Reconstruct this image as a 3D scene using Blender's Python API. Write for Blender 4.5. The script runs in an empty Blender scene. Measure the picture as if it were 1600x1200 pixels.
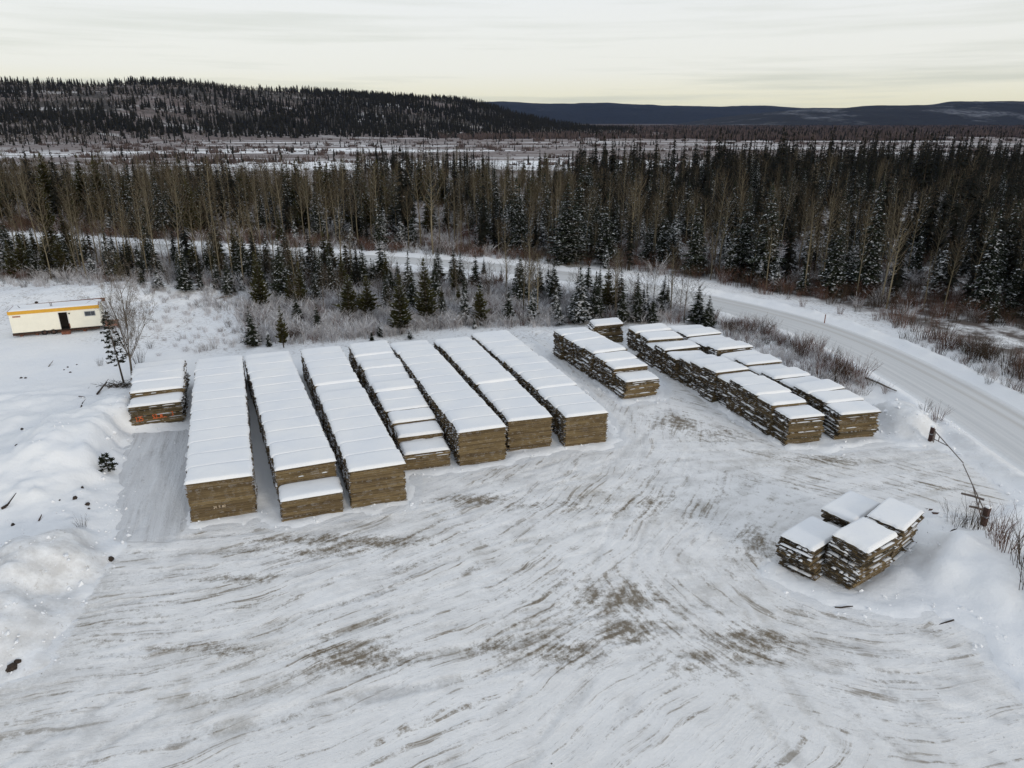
import bpy, math, random
import numpy as np
from mathutils import Vector, Matrix

# ------------------------------------------------------------------ camera, world, sun, exposure
SC = bpy.context.scene
COL = SC.collection
F_PX, CAM_H = 1111.0, 24.0
TH = math.atan(410 / F_PX)                      # drone tilted down about 20 degrees
cam_d = bpy.data.cameras.new('camera')
cam_d.sensor_width = 36.0
cam_d.lens = F_PX / 1600 * 36.0
cam_d.clip_start, cam_d.clip_end = 0.5, 40000
cam = bpy.data.objects.new('camera', cam_d)
COL.objects.link(cam)
cam.location = (0, 0, CAM_H)
cam.rotation_euler = (math.radians(90) - TH, 0, 0)
SC.camera = cam

SUN_EL, SUN_AZ = math.radians(13), math.radians(145)     # azimuth clockwise from +Y : behind the camera, to its right
world = bpy.data.worlds.new('World')
SC.world = world
world.use_nodes = True


class NT:
    """small helper around a node tree"""
    def __init__(s, tree, clear=True):
        s.t = tree
        if clear:
            tree.nodes.clear()

    def n(s, kind, ins=None, **props):
        nd = s.t.nodes.new(kind)
        for k, v in props.items():
            setattr(nd, k, v)
        for k, v in (ins or {}).items():
            if isinstance(v, bpy.types.NodeSocket):
                s.t.links.new(v, nd.inputs[k])
            else:
                nd.inputs[k].default_value = v
        return nd

    def math(s, op, a, b=0.0, c=0.0, clamp=False):
        nd = s.n('ShaderNodeMath', {0: a, 1: b, 2: c}, operation=op)
        nd.use_clamp = clamp
        return nd.outputs[0]

    def mix(s, f, a, b, blend='MIX'):
        nd = s.n('ShaderNodeMix', data_type='RGBA', blend_type=blend)
        for k, v in ((0, f), (6, a), (7, b)):
            if isinstance(v, bpy.types.NodeSocket):
                s.t.links.new(v, nd.inputs[k])
            else:
                nd.inputs[k].default_value = v if k == 0 else (tuple(v) + (1,))[:4]
        return nd.outputs[2]

    def ramp(s, f, stops, interp='LINEAR'):
        nd = s.n('ShaderNodeValToRGB', {0: f})
        nd.color_ramp.interpolation = interp
        el = nd.color_ramp.elements
        while len(el) < len(stops):
            el.new(0.5)
        for e, (p, c) in zip(el, stops):
            e.position = p
            e.color = (c, c, c, 1) if isinstance(c, (int, float)) else tuple(c) + (1,)
        return nd.outputs[0]

    def mrange(s, v, a, b, c=0.0, d=1.0, smooth=False):
        nd = s.n('ShaderNodeMapRange', {0: v, 1: a, 2: b, 3: c, 4: d})
        if smooth:
            nd.interpolation_type = 'SMOOTHSTEP'
        return nd.outputs[0]

    def noise(s, vec, scale, detail=3.0, rough=0.5, dist=0.0):
        nd = s.n('ShaderNodeTexNoise', {'Scale': scale, 'Detail': detail, 'Roughness': rough, 'Distortion': dist})
        if vec is not None:
            s.t.links.new(vec, nd.inputs['Vector'])
        return nd.outputs[0]

    def mapping(s, vec, scale=(1, 1, 1), loc=(0, 0, 0), rot=(0, 0, 0)):
        return s.n('ShaderNodeMapping', {'Vector': vec, 'Scale': scale, 'Location': loc, 'Rotation': rot}).outputs[0]


w = NT(world.node_tree)
sky = w.n('ShaderNodeTexSky')
sky.sky_type = 'NISHITA'
sky.sun_disc = False
sky.sun_elevation = SUN_EL
sky.sun_rotation = SUN_AZ
sky.dust_density = 2.0
bg_sky = w.n('ShaderNodeBackground', {'Color': sky.outputs[0], 'Strength': 0.10})
tc = w.n('ShaderNodeTexCoord').outputs['Generated']
zc = w.n('ShaderNodeSeparateXYZ', {0: tc}).outputs[2]
grad = w.ramp(w.mrange(zc, 0.0, 1.0), [(0.0, (0.94, 0.87, 0.56)), (0.018, (0.94, 0.90, 0.65)), (0.06, (0.93, 0.93, 0.86)),
                                       (0.16, (0.90, 0.92, 0.93)), (0.5, (0.72, 0.77, 0.84)), (1.0, (0.60, 0.66, 0.75))])
streak = w.noise(w.mapping(tc, (2.0, 2.0, 46.0)), 1.3, 4, 0.55)
streak = w.ramp(streak, [(0.46, 0.0), (0.66, 1.0)])
streak = w.math('MULTIPLY', streak, w.ramp(w.mrange(zc, 0, 1), [(0.0, 1.0), (0.10, 0.45), (0.4, 0.25)]))
cl = w.mix(w.math('MULTIPLY', streak, 0.75), grad, (0.60, 0.63, 0.55))
bg_cl = w.n('ShaderNodeBackground', {'Color': cl, 'Strength': 1.0})
mixs = w.n('ShaderNodeMixShader', {0: 0.90, 1: bg_sky.outputs[0], 2: bg_cl.outputs[0]})
w.n('ShaderNodeOutputWorld', {0: mixs.outputs[0]})

sun_d = bpy.data.lights.new('sun', 'SUN')
sun_d.energy = 1.15
sun_d.angle = math.radians(11)
sun_d.color = (1.0, 0.92, 0.80)
sun = bpy.data.objects.new('sun', sun_d)
COL.objects.link(sun)
sd = Vector((math.sin(SUN_AZ) * math.cos(SUN_EL), math.cos(SUN_AZ) * math.cos(SUN_EL), math.sin(SUN_EL)))
sun.rotation_euler = sd.to_track_quat('Z', 'Y').to_euler()
sun.location = (30, -40, 60)

SC.view_settings.view_transform = 'Standard'
SC.view_settings.look = 'None'
SC.view_settings.exposure = 0.0
SC.view_settings.gamma = 1.0
SC.view_settings.use_curve_mapping = False
SC.cycles.volume_bounces = 0
SC.cycles.max_bounces = 6
SC.cycles.diffuse_bounces = 5

R = random.Random(7)
NR = np.random.RandomState(11)


# ------------------------------------------------------------------ helpers
def ground_pt(px, py, z=0.0):
    """point of the photograph (1600 x 1200) -> place on the level z"""
    x = (px - 800) / F_PX
    y = (py - 600) / F_PX
    t = (CAM_H - z) / (y * math.cos(TH) + math.sin(TH))
    return x * t, (math.cos(TH) - y * math.sin(TH)) * t


def project(X, Y, Z=0.0):
    dz = CAM_H - Z
    c = Y * math.cos(TH) + dz * math.sin(TH)
    return 800 + F_PX * X / c, 600 + F_PX * (dz * math.cos(TH) - Y * math.sin(TH)) / c


def height_to(Y, top_py):
    y = (top_py - 600) / F_PX
    return CAM_H - Y * (math.sin(TH) + y * math.cos(TH)) / (math.cos(TH) - y * math.sin(TH))


def in_poly(px, py, poly):
    px = np.asarray(px); py = np.asarray(py)
    res = np.zeros(px.shape, bool)
    n = len(poly)
    for i in range(n):
        x0, y0 = poly[i]; x1, y1 = poly[(i + 1) % n]
        if y0 == y1:
            continue
        c = ((y0 > py) != (y1 > py)) & (px < (x1 - x0) * (py - y0) / (y1 - y0) + x0)
        res ^= c
    return res


def vnoise(x, y, seed=0):
    x = np.asarray(x, float); y = np.asarray(y, float)
    xi = np.floor(x).astype(np.int64); yi = np.floor(y).astype(np.int64)
    xf = x - xi; yf = y - yi
    u = xf * xf * (3 - 2 * xf); v = yf * yf * (3 - 2 * yf)

    def h(a, b):
        n = (a * 374761393 + b * 668265263 + seed * 974634777) & 0xffffffff
        n = ((n ^ (n >> 13)) * 1274126177) & 0xffffffff
        n = n ^ (n >> 16)
        return (n & 0xffff) / 65535.0
    return (h(xi, yi) * (1 - u) + h(xi + 1, yi) * u) * (1 - v) + (h(xi, yi + 1) * (1 - u) + h(xi + 1, yi + 1) * u) * v


def fbm(x, y, oct=4, seed=0):
    s = 0; a = 0.5; t = 0
    for i in range(oct):
        s = s + a * vnoise(x * 2 ** i, y * 2 ** i, seed + i * 17); t += a; a *= 0.5
    return s / t


def sstep(x, a, b):
    t = np.clip((np.asarray(x, float) - a) / (b - a), 0, 1)
    return t * t * (3 - 2 * t)


def link(o, parent=None):
    COL.objects.link(o)
    if parent is not None:
        o.parent = parent
    return o


def tag(o, label=None, cat=None, group=None, kind=None):
    if label: o['label'] = label
    if cat: o['category'] = cat
    if group: o['group'] = group
    if kind: o['kind'] = kind
    return o


def empty(name, loc, rz=0.0):
    o = bpy.data.objects.new(name, None)
    o.location = loc
    o.rotation_euler = (0, 0, rz)
    o.empty_display_size = 0.3
    return link(o)


class MB:
    """collects vertices / faces / material slots; build() links ONE mesh object"""
    def __init__(s):
        s.v = []; s.f = []; s.m = []

    def quad(s, a, b, c, d, m=0):
        i = len(s.v); s.v += [tuple(a), tuple(b), tuple(c), tuple(d)]; s.f.append((i, i + 1, i + 2, i + 3)); s.m.append(m)

    def tri(s, a, b, c, m=0):
        i = len(s.v); s.v += [tuple(a), tuple(b), tuple(c)]; s.f.append((i, i + 1, i + 2)); s.m.append(m)

    def box(s, x0, x1, y0, y1, z0, z1, m=0, mx=None, mat=None):
        i = len(s.v)
        p = [(x0, y0, z0), (x1, y0, z0), (x1, y1, z0), (x0, y1, z0), (x0, y0, z1), (x1, y0, z1), (x1, y1, z1), (x0, y1, z1)]
        if mat is not None:
            p = [tuple(mat @ Vector(q)) for q in p]
        s.v += p
        mx = m if mx is None else mx
        for q, mm in (((0, 3, 2, 1), m), ((4, 5, 6, 7), m), ((0, 1, 5, 4), m), ((2, 3, 7, 6), m), ((1, 2, 6, 5), mx), ((3, 0, 4, 7), mx)):
            s.f.append(tuple(i + k for k in q)); s.m.append(mm)

    def tube(s, pts, radii, n=6, m=0, cap=True):
        pts = [Vector(p) for p in pts]
        rings = []
        for k, p in enumerate(pts):
            d = (pts[min(k + 1, len(pts) - 1)] - pts[max(k - 1, 0)])
            if d.length < 1e-9: d = Vector((0, 0, 1))
            d.normalize()
            a = d.orthogonal().normalized(); b = d.cross(a)
            i = len(s.v)
            for j in range(n):
                t = 2 * math.pi * j / n
                s.v.append(tuple(p + (a * math.cos(t) + b * math.sin(t)) * radii[k]))
            rings.append(i)
        for k in range(len(rings) - 1):
            for j in range(n):
                s.f.append((rings[k] + j, rings[k] + (j + 1) % n, rings[k + 1] + (j + 1) % n, rings[k + 1] + j)); s.m.append(m)
        if cap:
            s.f.append(tuple(rings[-1] + j for j in range(n))); s.m.append(m)
            s.f.append(tuple(rings[0] + j for j in range(n - 1, -1, -1))); s.m.append(m)

    def sliver(s, a, b, wd, m=0, tip=0.25):
        a = Vector(a); b = Vector(b)
        d = (b - a)
        side = d.cross(Vector((R.uniform(-1, 1), R.uniform(-1, 1), R.uniform(-.3, .3))))
        if side.length < 1e-6: side = Vector((1, 0, 0))
        side = side.normalized() * wd * 0.5
        s.quad(a - side, a + side, b + side * tip, b - side * tip, m)

    def mesh(s, name, mats, smooth=False):
        me = bpy.data.meshes.new(name)
        me.from_pydata(s.v, [], s.f)
        for m in mats: me.materials.append(m)
        me.polygons.foreach_set('material_index', s.m)
        if smooth:
            me.polygons.foreach_set('use_smooth', [True] * len(s.f))
        me.update()
        return me

    def build(s, name, mats, parent=None, smooth=False):
        if not isinstance(mats, (list, tuple)): mats = [mats]
        return link(bpy.data.objects.new(name, s.mesh(name, mats, smooth)), parent)


def grid_mesh(name, X, Y, Z, mat, attrs=None, keep=None):
    ny, nx = X.shape
    me = bpy.data.meshes.new(name)
    co = np.stack([X, Y, Z], -1).reshape(-1, 3)
    idx = np.arange(nx * ny).reshape(ny, nx)
    q = np.stack([idx[:-1, :-1], idx[:-1, 1:], idx[1:, 1:], idx[1:, :-1]], -1).reshape(-1, 4)
    if keep is not None:
        kk = (keep[:-1, :-1] | keep[:-1, 1:] | keep[1:, 1:] | keep[1:, :-1]).reshape(-1)
        q = q[kk]
        used = np.unique(q)
        remap = -np.ones(nx * ny, int); remap[used] = np.arange(len(used))
        co = co[used]; q = remap[q]
    else:
        used = None
    me.vertices.add(len(co)); me.vertices.foreach_set('co', co.ravel())
    me.loops.add(len(q) * 4); me.loops.foreach_set('vertex_index', q.ravel())
    me.polygons.add(len(q))
    me.polygons.foreach_set('loop_start', np.arange(0, len(q) * 4, 4))
    me.polygons.foreach_set('loop_total', np.full(len(q), 4))
    me.polygons.foreach_set('use_smooth', np.ones(len(q), bool))
    for k, a in (attrs or {}).items():
        if a.ndim == 3:
            at = me.attributes.new(k, 'FLOAT_VECTOR', 'POINT')
            d = a.reshape(-1, 3); d = d[used] if used is not None else d
            at.data.foreach_set('vector', d.astype(np.float32).ravel())
        else:
            at = me.attributes.new(k, 'FLOAT', 'POINT')
            d = a.reshape(-1); d = d[used] if used is not None else d
            at.data.foreach_set('value', d.astype(np.float32))
    me.materials.append(mat)
    me.update(); me.validate()
    return link(bpy.data.objects.new(name, me))


# ------------------------------------------------------------------ materials
def new_mat(name):
    m = bpy.data.materials.new(name)
    m.use_nodes = True
    return m, NT(m.node_tree)


def finish(t, color, rough=0.8, bump=None, bump_str=0.3, bump_dist=0.05, spec=0.3, metallic=0.0):
    ins = {'Base Color': color, 'Roughness': rough, 'Specular IOR Level': spec, 'Metallic': metallic}
    p = t.n('ShaderNodeBsdfPrincipled')
    for k, v in ins.items():
        if isinstance(v, bpy.types.NodeSocket): t.t.links.new(v, p.inputs[k])
        elif k == 'Base Color': p.inputs[k].default_value = tuple(v) + (1,)
        else: p.inputs[k].default_value = v
    if bump is not None:
        b = t.n('ShaderNodeBump', {'Height': bump, 'Strength': bump_str, 'Distance': bump_dist})
        t.t.links.new(b.outputs[0], p.inputs['Normal'])
    t.n('ShaderNodeOutputMaterial', {0: p.outputs[0]})


def plain(name, col, rough=0.8, var=0.25, scale=3.0, spec=0.3, metallic=0.0):
    m, t = new_mat(name)
    tc = t.n('ShaderNodeTexCoord').outputs['Object']
    nz = t.noise(tc, scale, 5, 0.6)
    c = t.mix(t.mrange(nz, 0.3, 0.7), tuple(c * (1 - var) for c in col), tuple(min(1, c * (1 + var)) for c in col))
    finish(t, c, rough, nz, 0.2, 0.02, spec, metallic)
    return m


SNOW_A, SNOW_B = (0.80, 0.82, 0.85), (0.86, 0.865, 0.87)


def snow_material(name='fresh_snow', bump=0.35, sc=1.4):
    m, t = new_mat(name)
    pos = t.n('ShaderNodeNewGeometry').outputs['Position']
    n1 = t.noise(pos, 0.35, 3); n2 = t.noise(pos, sc, 5, 0.6)
    c = t.mix(t.mrange(n1, 0.35, 0.65), SNOW_A, SNOW_B)
    finish(t, c, 0.75, n2, bump, 0.12, 0.25)
    return m


M_SNOW = snow_material()

# general ground: fresh snow near, frozen bog with scrub and snow far away
def ground_material():
    m, t = new_mat('snow_ground')
    g = t.n('ShaderNodeNewGeometry')
    pos = g.outputs['Position']
    sep = t.n('ShaderNodeSeparateXYZ', {0: pos})
    y = sep.outputs[1]
    n1 = t.noise(pos, 0.12, 4)
    c = t.mix(t.mrange(n1, 0.35, 0.65), SNOW_A, SNOW_B)
    # litter, twigs and dead grass poking through
    att = t.n('ShaderNodeAttribute', attribute_name='litter').outputs['Fac']
    n2 = t.noise(pos, 2.6, 6, 0.75)
    n3 = t.noise(pos, 0.25, 4, 0.6)
    lit = t.math('MULTIPLY', t.math('MULTIPLY', t.mrange(n2, 0.50, 0.64), t.mrange(n3, 0.35, 0.6)), att)
    c = t.mix(lit, c, (0.30, 0.27, 0.24))
    # dirty plowed snow
    dirt = t.n('ShaderNodeAttribute', attribute_name='dirty').outputs['Fac']
    n4 = t.noise(pos, 0.9, 6, 0.7)
    c = t.mix(t.math('MULTIPLY', dirt, t.mrange(n4, 0.35, 0.62)), c, (0.585, 0.58, 0.575))
    c = t.mix(t.math('MULTIPLY', dirt, t.mrange(n2, 0.60, 0.72)), c, (0.32, 0.28, 0.23))
    # forest floor
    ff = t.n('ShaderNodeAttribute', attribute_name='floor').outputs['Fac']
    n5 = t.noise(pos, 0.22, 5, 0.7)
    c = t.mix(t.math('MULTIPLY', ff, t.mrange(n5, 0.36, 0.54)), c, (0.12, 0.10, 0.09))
    hs = t.n('ShaderNodeAttribute', attribute_name='hillside').outputs['Fac']
    # the bog: scrub streaks between bands of open snow
    far = t.mrange(y, 330, 430, 0, 1)
    band = t.noise(t.mapping(pos, (0.0022, 0.011, 0)), 1.0, 6, 0.62, 0.4)
    fine = t.noise(t.mapping(pos, (0.02, 0.06, 0)), 1.0, 6, 0.75)
    mixn = t.math('ADD', t.math('MULTIPLY', band, 0.62), t.math('MULTIPLY', fine, 0.38))
    dist = t.mrange(y, 500, 2600, 0.0, 0.14)
    scrub = t.mrange(t.math('ADD', mixn, dist), 0.435, 0.525)
    col_s = t.mix(t.mrange(fine, 0.35, 0.65), (0.105, 0.076, 0.070), (0.25, 0.22, 0.215))
    col_s = t.mix(t.mrange(y, 1100, 3000), col_s, (0.060, 0.036, 0.030))
    c = t.mix(t.math('MULTIPLY', far, scrub), c, col_s)
    # past the bog the plain is wooded
    c = t.mix(t.math('MULTIPLY', t.mrange(y, 1900, 3200), t.mrange(band, 0.36, 0.44)), c, (0.045, 0.032, 0.028))
    c = t.mix(t.math('MULTIPLY', hs, t.mrange(t.noise(pos, 0.010, 6, 0.75), 0.54, 0.47)), c, (0.045, 0.040, 0.036))
    bn = t.math('ADD', t.math('MULTIPLY', n2, 0.3), t.noise(pos, 0.7, 5, 0.55))
    finish(t, c, 0.8, bn, 0.5, 0.25, 0.2)
    return m


def yard_material():
    m, t = new_mat('packed_snow_yard')
    pos = t.n('ShaderNodeNewGeometry').outputs['Position']
    fa = t.n('ShaderNodeAttribute', attribute_name='flow_a').outputs['Vector']
    fb = t.n('ShaderNodeAttribute', attribute_name='flow_b').outputs['Vector']
    fc = t.n('ShaderNodeAttribute', attribute_name='flow_c').outputs['Vector']
    stain = t.n('ShaderNodeAttribute', attribute_name='stain').outputs['Fac']
    lane = t.n('ShaderNodeAttribute', attribute_name='lane').outputs['Fac']
    dirt = t.n('ShaderNodeAttribute', attribute_name='dirty').outputs['Fac']
    ma = t.n('ShaderNodeAttribute', attribute_name='mask_a').outputs['Fac']
    mb = t.n('ShaderNodeAttribute', attribute_name='mask_b').outputs['Fac']

    def streaks(f, su, sv, seed):
        return t.noise(t.mapping(f, (su, sv, 1), (seed, seed * 1.7, 0)), 1.0, 7, 0.68, 0.25)

    def three(su, sv, seed):
        a = streaks(fa, su, sv, seed); b = streaks(fb, su, sv, seed + 3); c = streaks(fc, su, sv, seed + 9)
        x = t.n('ShaderNodeMix', {0: mb, 2: c, 3: b}, data_type='FLOAT').outputs[0]
        return t.n('ShaderNodeMix', {0: ma, 2: x, 3: a}, data_type='FLOAT').outputs[0]
    broad = three(0.07, 0.55, 1.0)
    mid = three(0.16, 2.4, 5.0)
    fine = three(0.9, 9.0, 13.0)
    grain = t.noise(pos, 5.0, 6, 0.75)
    big = t.noise(pos, 0.13, 4, 0.6)
    h = t.math('ADD', t.math('MULTIPLY', broad, 0.5), t.math('ADD', t.math('MULTIPLY', mid, 0.35), t.math('MULTIPLY', fine, 0.15)))
    patchy = t.noise(pos, 0.45, 6, 0.72)
    c = t.mix(t.math('MULTIPLY', t.mrange(h, 0.40, 0.64), t.mrange(patchy, 0.35, 0.62, 0.25, 1.0)), (0.90, 0.90, 0.90), (0.76, 0.757, 0.755))
    c = t.mix(t.math('MULTIPLY', t.mrange(patchy, 0.48, 0.64), 0.45), c, (0.74, 0.735, 0.73))
    c = t.mix(t.math('MULTIPLY', t.mrange(big, 0.4, 0.65), 0.35), c, (0.78, 0.775, 0.765))
    # thin dark scrapes along the tracks
    sc_ = t.math('MULTIPLY', t.mrange(mid, 0.54, 0.60), t.mrange(t.math('ADD', t.math('MULTIPLY', patchy, .8), t.math('MULTIPLY', grain, 0.4)), 0.565, 0.65))
    c = t.mix(t.math('MULTIPLY', sc_, 0.85), c, (0.25, 0.205, 0.15))
    sc2 = t.math('MULTIPLY', t.mrange(fine, 0.58, 0.63), t.mrange(grain, 0.47, 0.54))
    c = t.mix(t.math('MULTIPLY', sc2, 0.55), c, (0.30, 0.28, 0.26))
    trk = t.n('ShaderNodeAttribute', attribute_name='track').outputs['Fac']
    rdg = t.n('ShaderNodeAttribute', attribute_name='ridge').outputs['Fac']
    tk = t.math('MULTIPLY', trk, t.mrange(t.math('ADD', t.math('MULTIPLY', patchy, .7), t.math('MULTIPLY', grain, .45)), 0.50, 0.66))
    c = t.mix(t.math('MULTIPLY', tk, 0.75), c, t.mix(t.mrange(big, .45, .6), (0.50, 0.495, 0.49), (0.36, 0.33, 0.28)))
    c = t.mix(t.math('MULTIPLY', rdg, t.mrange(grain, .4, .6, 0, .7)), c, (0.88, 0.88, 0.885))
    # mud ground up through the snow
    gr2 = t.noise(pos, 2.2, 7, 0.8)
    sm = t.math('ADD', t.math('MULTIPLY', trk, 0.05), t.math('ADD', t.math('MULTIPLY', stain, 0.175), t.math('ADD', t.math('MULTIPLY', broad, 0.16), t.math('ADD', t.math('MULTIPLY', mid, 0.40), t.math('MULTIPLY', gr2, 0.52)))))
    c = t.mix(t.math('MULTIPLY', t.mrange(sm, 0.63, 0.74), 0.92), c, (0.155, 0.12, 0.075))
    # scraped icy lane
    c = t.mix(t.math('MULTIPLY', lane, 0.75), c, t.mix(t.mrange(streaks(fc, 0.12, 1.5, 20), 0.35, 0.65), (0.50, 0.51, 0.53), (0.68, 0.70, 0.73)))
    c = t.mix(t.math('MULTIPLY', dirt, t.mrange(grain, 0.35, 0.7)), c, (0.56, 0.545, 0.52))
    edge_ = t.n('ShaderNodeAttribute', attribute_name='edge').outputs['Fac']
    c = t.mix(t.mrange(t.math('ADD', edge_, t.math('MULTIPLY', t.noise(pos, 1.6, 6, .75), 1.2)), 1.02, 1.2), c, (0.81, 0.82, 0.835))
    # bits of bark
    v = t.n('ShaderNodeTexVoronoi', {'Vector': pos, 'Scale': 1.6}, feature='F1').outputs['Distance']
    c = t.mix(t.math('MULTIPLY', t.mrange(v, 0.075, 0.05), t.mrange(grain, 0.5, 0.6)), c, (0.08, 0.06, 0.045))
    bn = t.math('ADD', t.math('MULTIPLY', h, 1.0), t.math('MULTIPLY', grain, 0.35))
    finish(t, c, 0.7, bn, 0.9, 0.20, 0.25)
    return m


def road_material():
    m, t = new_mat('snowy_road')
    f = t.n('ShaderNodeAttribute', attribute_name='flow_a').outputs['Vector']
    sep = t.n('ShaderNodeSeparateXYZ', {0: f})
    v = sep.outputs[1]                                 # metres from the crown of the road
    pos = t.n('ShaderNodeNewGeometry').outputs['Position']
    st = t.noise(t.mapping(f, (0.03, 2.2, 1)), 1.0, 6, 0.6, 0.2)
    st2 = t.noise(t.mapping(f, (0.10, 7.0, 1)), 1.0, 6, 0.65)
    gr = t.noise(pos, 3.0, 5, 0.7)
    w_ = t.math('ADD', v, t.math('MULTIPLY', t.math('SUBTRACT', t.noise(t.mapping(f, (0.02, 0.0, 1)), 1.0, 3), 0.5), 1.2))
    track = t.math('MAXIMUM', t.mrange(t.math('ABSOLUTE', t.math('SUBTRACT', w_, 1.2)), 0.45, 0.1), t.mrange(t.math('ABSOLUTE', t.math('SUBTRACT', w_, 2.6)), 0.4, 0.1))
    c = t.mix(t.mrange(st, 0.35, 0.65), (0.55, 0.56, 0.565), (0.66, 0.66, 0.66))
    c = t.mix(t.math('MULTIPLY', track, t.mrange(st2, 0.3, 0.7, 0.2, 0.8)), c, (0.46, 0.44, 0.41))
    edge = t.mrange(t.math('ADD', t.math('ABSOLUTE', v), t.math('MULTIPLY', gr, 1.2)), 3.7, 4.5)
    c = t.mix(edge, c, (0.76, 0.775, 0.79))
    finish(t, c, 0.65, t.math('ADD', st2, t.math('MULTIPLY', gr, 0.4)), 0.5, 0.08, 0.3)
    return m


def snowy_plant(name, dark, light, snow=0.4, noise_scale=2.5, lo=0.25, hi=0.75):
    """needles, bark or twigs; snow lies only on faces that look up"""
    m, t = new_mat(name)
    g = t.n('ShaderNodeNewGeometry')
    nz = t.n('ShaderNodeSeparateXYZ', {0: g.outputs['True Normal']}).outputs[2]
    rnd = t.n('ShaderNodeObjectInfo').outputs['Random']
    ns = t.noise(g.outputs['Position'], noise_scale, 4, 0.6)
    c = t.mix(t.math('ADD', t.math('MULTIPLY', rnd, 0.5), t.math('MULTIPLY', ns, 0.5)), dark, light)
    if snow > 0:
        up = t.math('MULTIPLY', t.mrange(nz, lo, hi), t.mrange(ns, 0.62 - snow * 0.35, 0.70 - snow * 0.3))
        c = t.mix(up, c, (0.72, 0.74, 0.78))
    finish(t, c, 0.85, None, spec=0.15)
    return m


def timber_material(name, a, b, c3, sx=0.6, sz=14.0, dark_amt=0.9):
    m, t = new_mat(name)
    o = t.n('ShaderNodeTexCoord').outputs['Object']
    g = t.n('ShaderNodeNewGeometry')
    rnd = t.n('ShaderNodeObjectInfo').outputs['Random']
    off = t.n('ShaderNodeCombineXYZ', {0: t.math('MULTIPLY', rnd, 40.0), 1: t.math('MULTIPLY', rnd, 17.0), 2: t.math('MULTIPLY', rnd, 9.0)}).outputs[0]
    vec = t.n('ShaderNodeVectorMath', {0: o, 1: off}, operation='ADD').outputs[0]
    grain = t.noise(t.mapping(vec, (sx, 6.0, sz)), 1.6, 6, 0.7)
    blot = t.noise(t.mapping(vec, (0.5, 0.5, 2.0)), 1.2, 4, 0.6)
    c = t.mix(t.mrange(grain, 0.3, 0.7), a, b)
    c = t.mix(t.math('MULTIPLY', t.mrange(blot, 0.45, 0.7), dark_amt), c, c3)
    c = t.mix(t.math('MULTIPLY', t.mrange(rnd, 0.0, 1.0), 0.70), c, c3)
    nz = t.n('ShaderNodeSeparateXYZ', {0: g.outputs['Normal']}).outputs[2]
    sn = t.math('MULTIPLY', t.mrange(nz, 0.6, 0.9), t.mrange(t.noise(g.outputs['Position'], 3.0, 4), 0.50, 0.58))
    c = t.mix(sn, c, (0.76, 0.78, 0.82))
    finish(t, c, 0.85, grain, 0.6, 0.02, 0.15)
    return m


M_GROUND = ground_material()
M_YARD = yard_material()
M_ROAD = road_material()
M_TIMBER = timber_material('weathered_timber', (0.170, 0.122, 0.062), (0.25, 0.185, 0.10), (0.085, 0.058, 0.033), 0.22, 12.0)
M_TIMBER_END = timber_material('timber_end_grain', (0.055, 0.045, 0.035), (0.10, 0.083, 0.062), (0.03, 0.025, 0.02), 3.0, 6.0)
M_CORE = timber_material('timber_core', (0.12, 0.088, 0.042), (0.20, 0.15, 0.075), (0.07, 0.05, 0.028))
M_OLD = timber_material('dark_old_timber', (0.070, 0.055, 0.035), (0.135, 0.10, 0.06), (0.04, 0.035, 0.022))
M_SPRUCE = snowy_plant('spruce_needles', (0.007, 0.011, 0.006), (0.022, 0.026, 0.013), 0.18)
M_SPRUCE_SNOWY = snowy_plant('snowy_spruce_needles', (0.009, 0.013, 0.008), (0.022, 0.026, 0.016), 0.36)
M_SPRUCE_DARK = snowy_plant('black_spruce_needles', (0.006, 0.007, 0.005), (0.014, 0.014, 0.009), 0.0)
M_PINE = snowy_plant('pine_needles', (0.028, 0.030, 0.008), (0.062, 0.055, 0.015), 0.10)
M_BARK = snowy_plant('conifer_bark', (0.035, 0.027, 0.020), (0.075, 0.060, 0.045), 0)
M_ASPEN = snowy_plant('aspen_bark', (0.055, 0.045, 0.028), (0.24, 0.205, 0.14), 0.0)
M_TWIG = snowy_plant('bare_twigs', (0.026, 0.018, 0.011), (0.070, 0.050, 0.032), 0.10, 2.5, 0.5, 0.9)
M_TWIG_GREY = snowy_plant('grey_branches', (0.09, 0.075, 0.06), (0.17, 0.14, 0.11), 0.3, 2.5, 0.5, 0.9)
M_WILLOW = snowy_plant('red_willow_stems', (0.085, 0.042, 0.032), (0.16, 0.095, 0.070), 0.25, 2.5, 0.5, 0.9)
M_FROST = snowy_plant('frosted_willow_stems', (0.19, 0.17, 0.165), (0.62, 0.60, 0.61), 1.0, 2.5, 0.1, 0.5)
M_FAR = snowy_plant('far_conifers', (0.009, 0.010, 0.009), (0.022, 0.021, 0.017), 0.0, 0.3, 0.1, 0.5)
M_FARBARE = snowy_plant('far_bare_trees', (0.035, 0.028, 0.022), (0.11, 0.095, 0.08), 0.25, 0.3, 0.1, 0.5)
M_FARBROWN = snowy_plant('far_scrub', (0.060, 0.045, 0.042), (0.13, 0.10, 0.095), 0.2, 0.2, 0.3, 0.7)
M_WALL = plain('cream_metal_siding', (0.80, 0.77, 0.66), 0.55, 0.04, 1.0)
M_BAND = plain('ochre_trim', (0.62, 0.33, 0.035), 0.5, 0.08)
M_BROWNTRIM = plain('rusty_brown_wood', (0.17, 0.065, 0.04), 0.8, 0.35, 4)
M_REDWOOD = plain('faded_red_wood', (0.33, 0.16, 0.12), 0.8, 0.25, 4)
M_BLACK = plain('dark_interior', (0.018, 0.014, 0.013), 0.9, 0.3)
M_METAL = plain('galvanised_metal', (0.30, 0.31, 0.33), 0.45, 0.15, 3, 0.5, 0.5)
M_DOOR = plain('grey_white_door', (0.60, 0.58, 0.56), 0.5, 0.08)
M_POST = plain('dark_red_brown_post', (0.050, 0.026, 0.021), 0.85, 0.4, 5)
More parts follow.
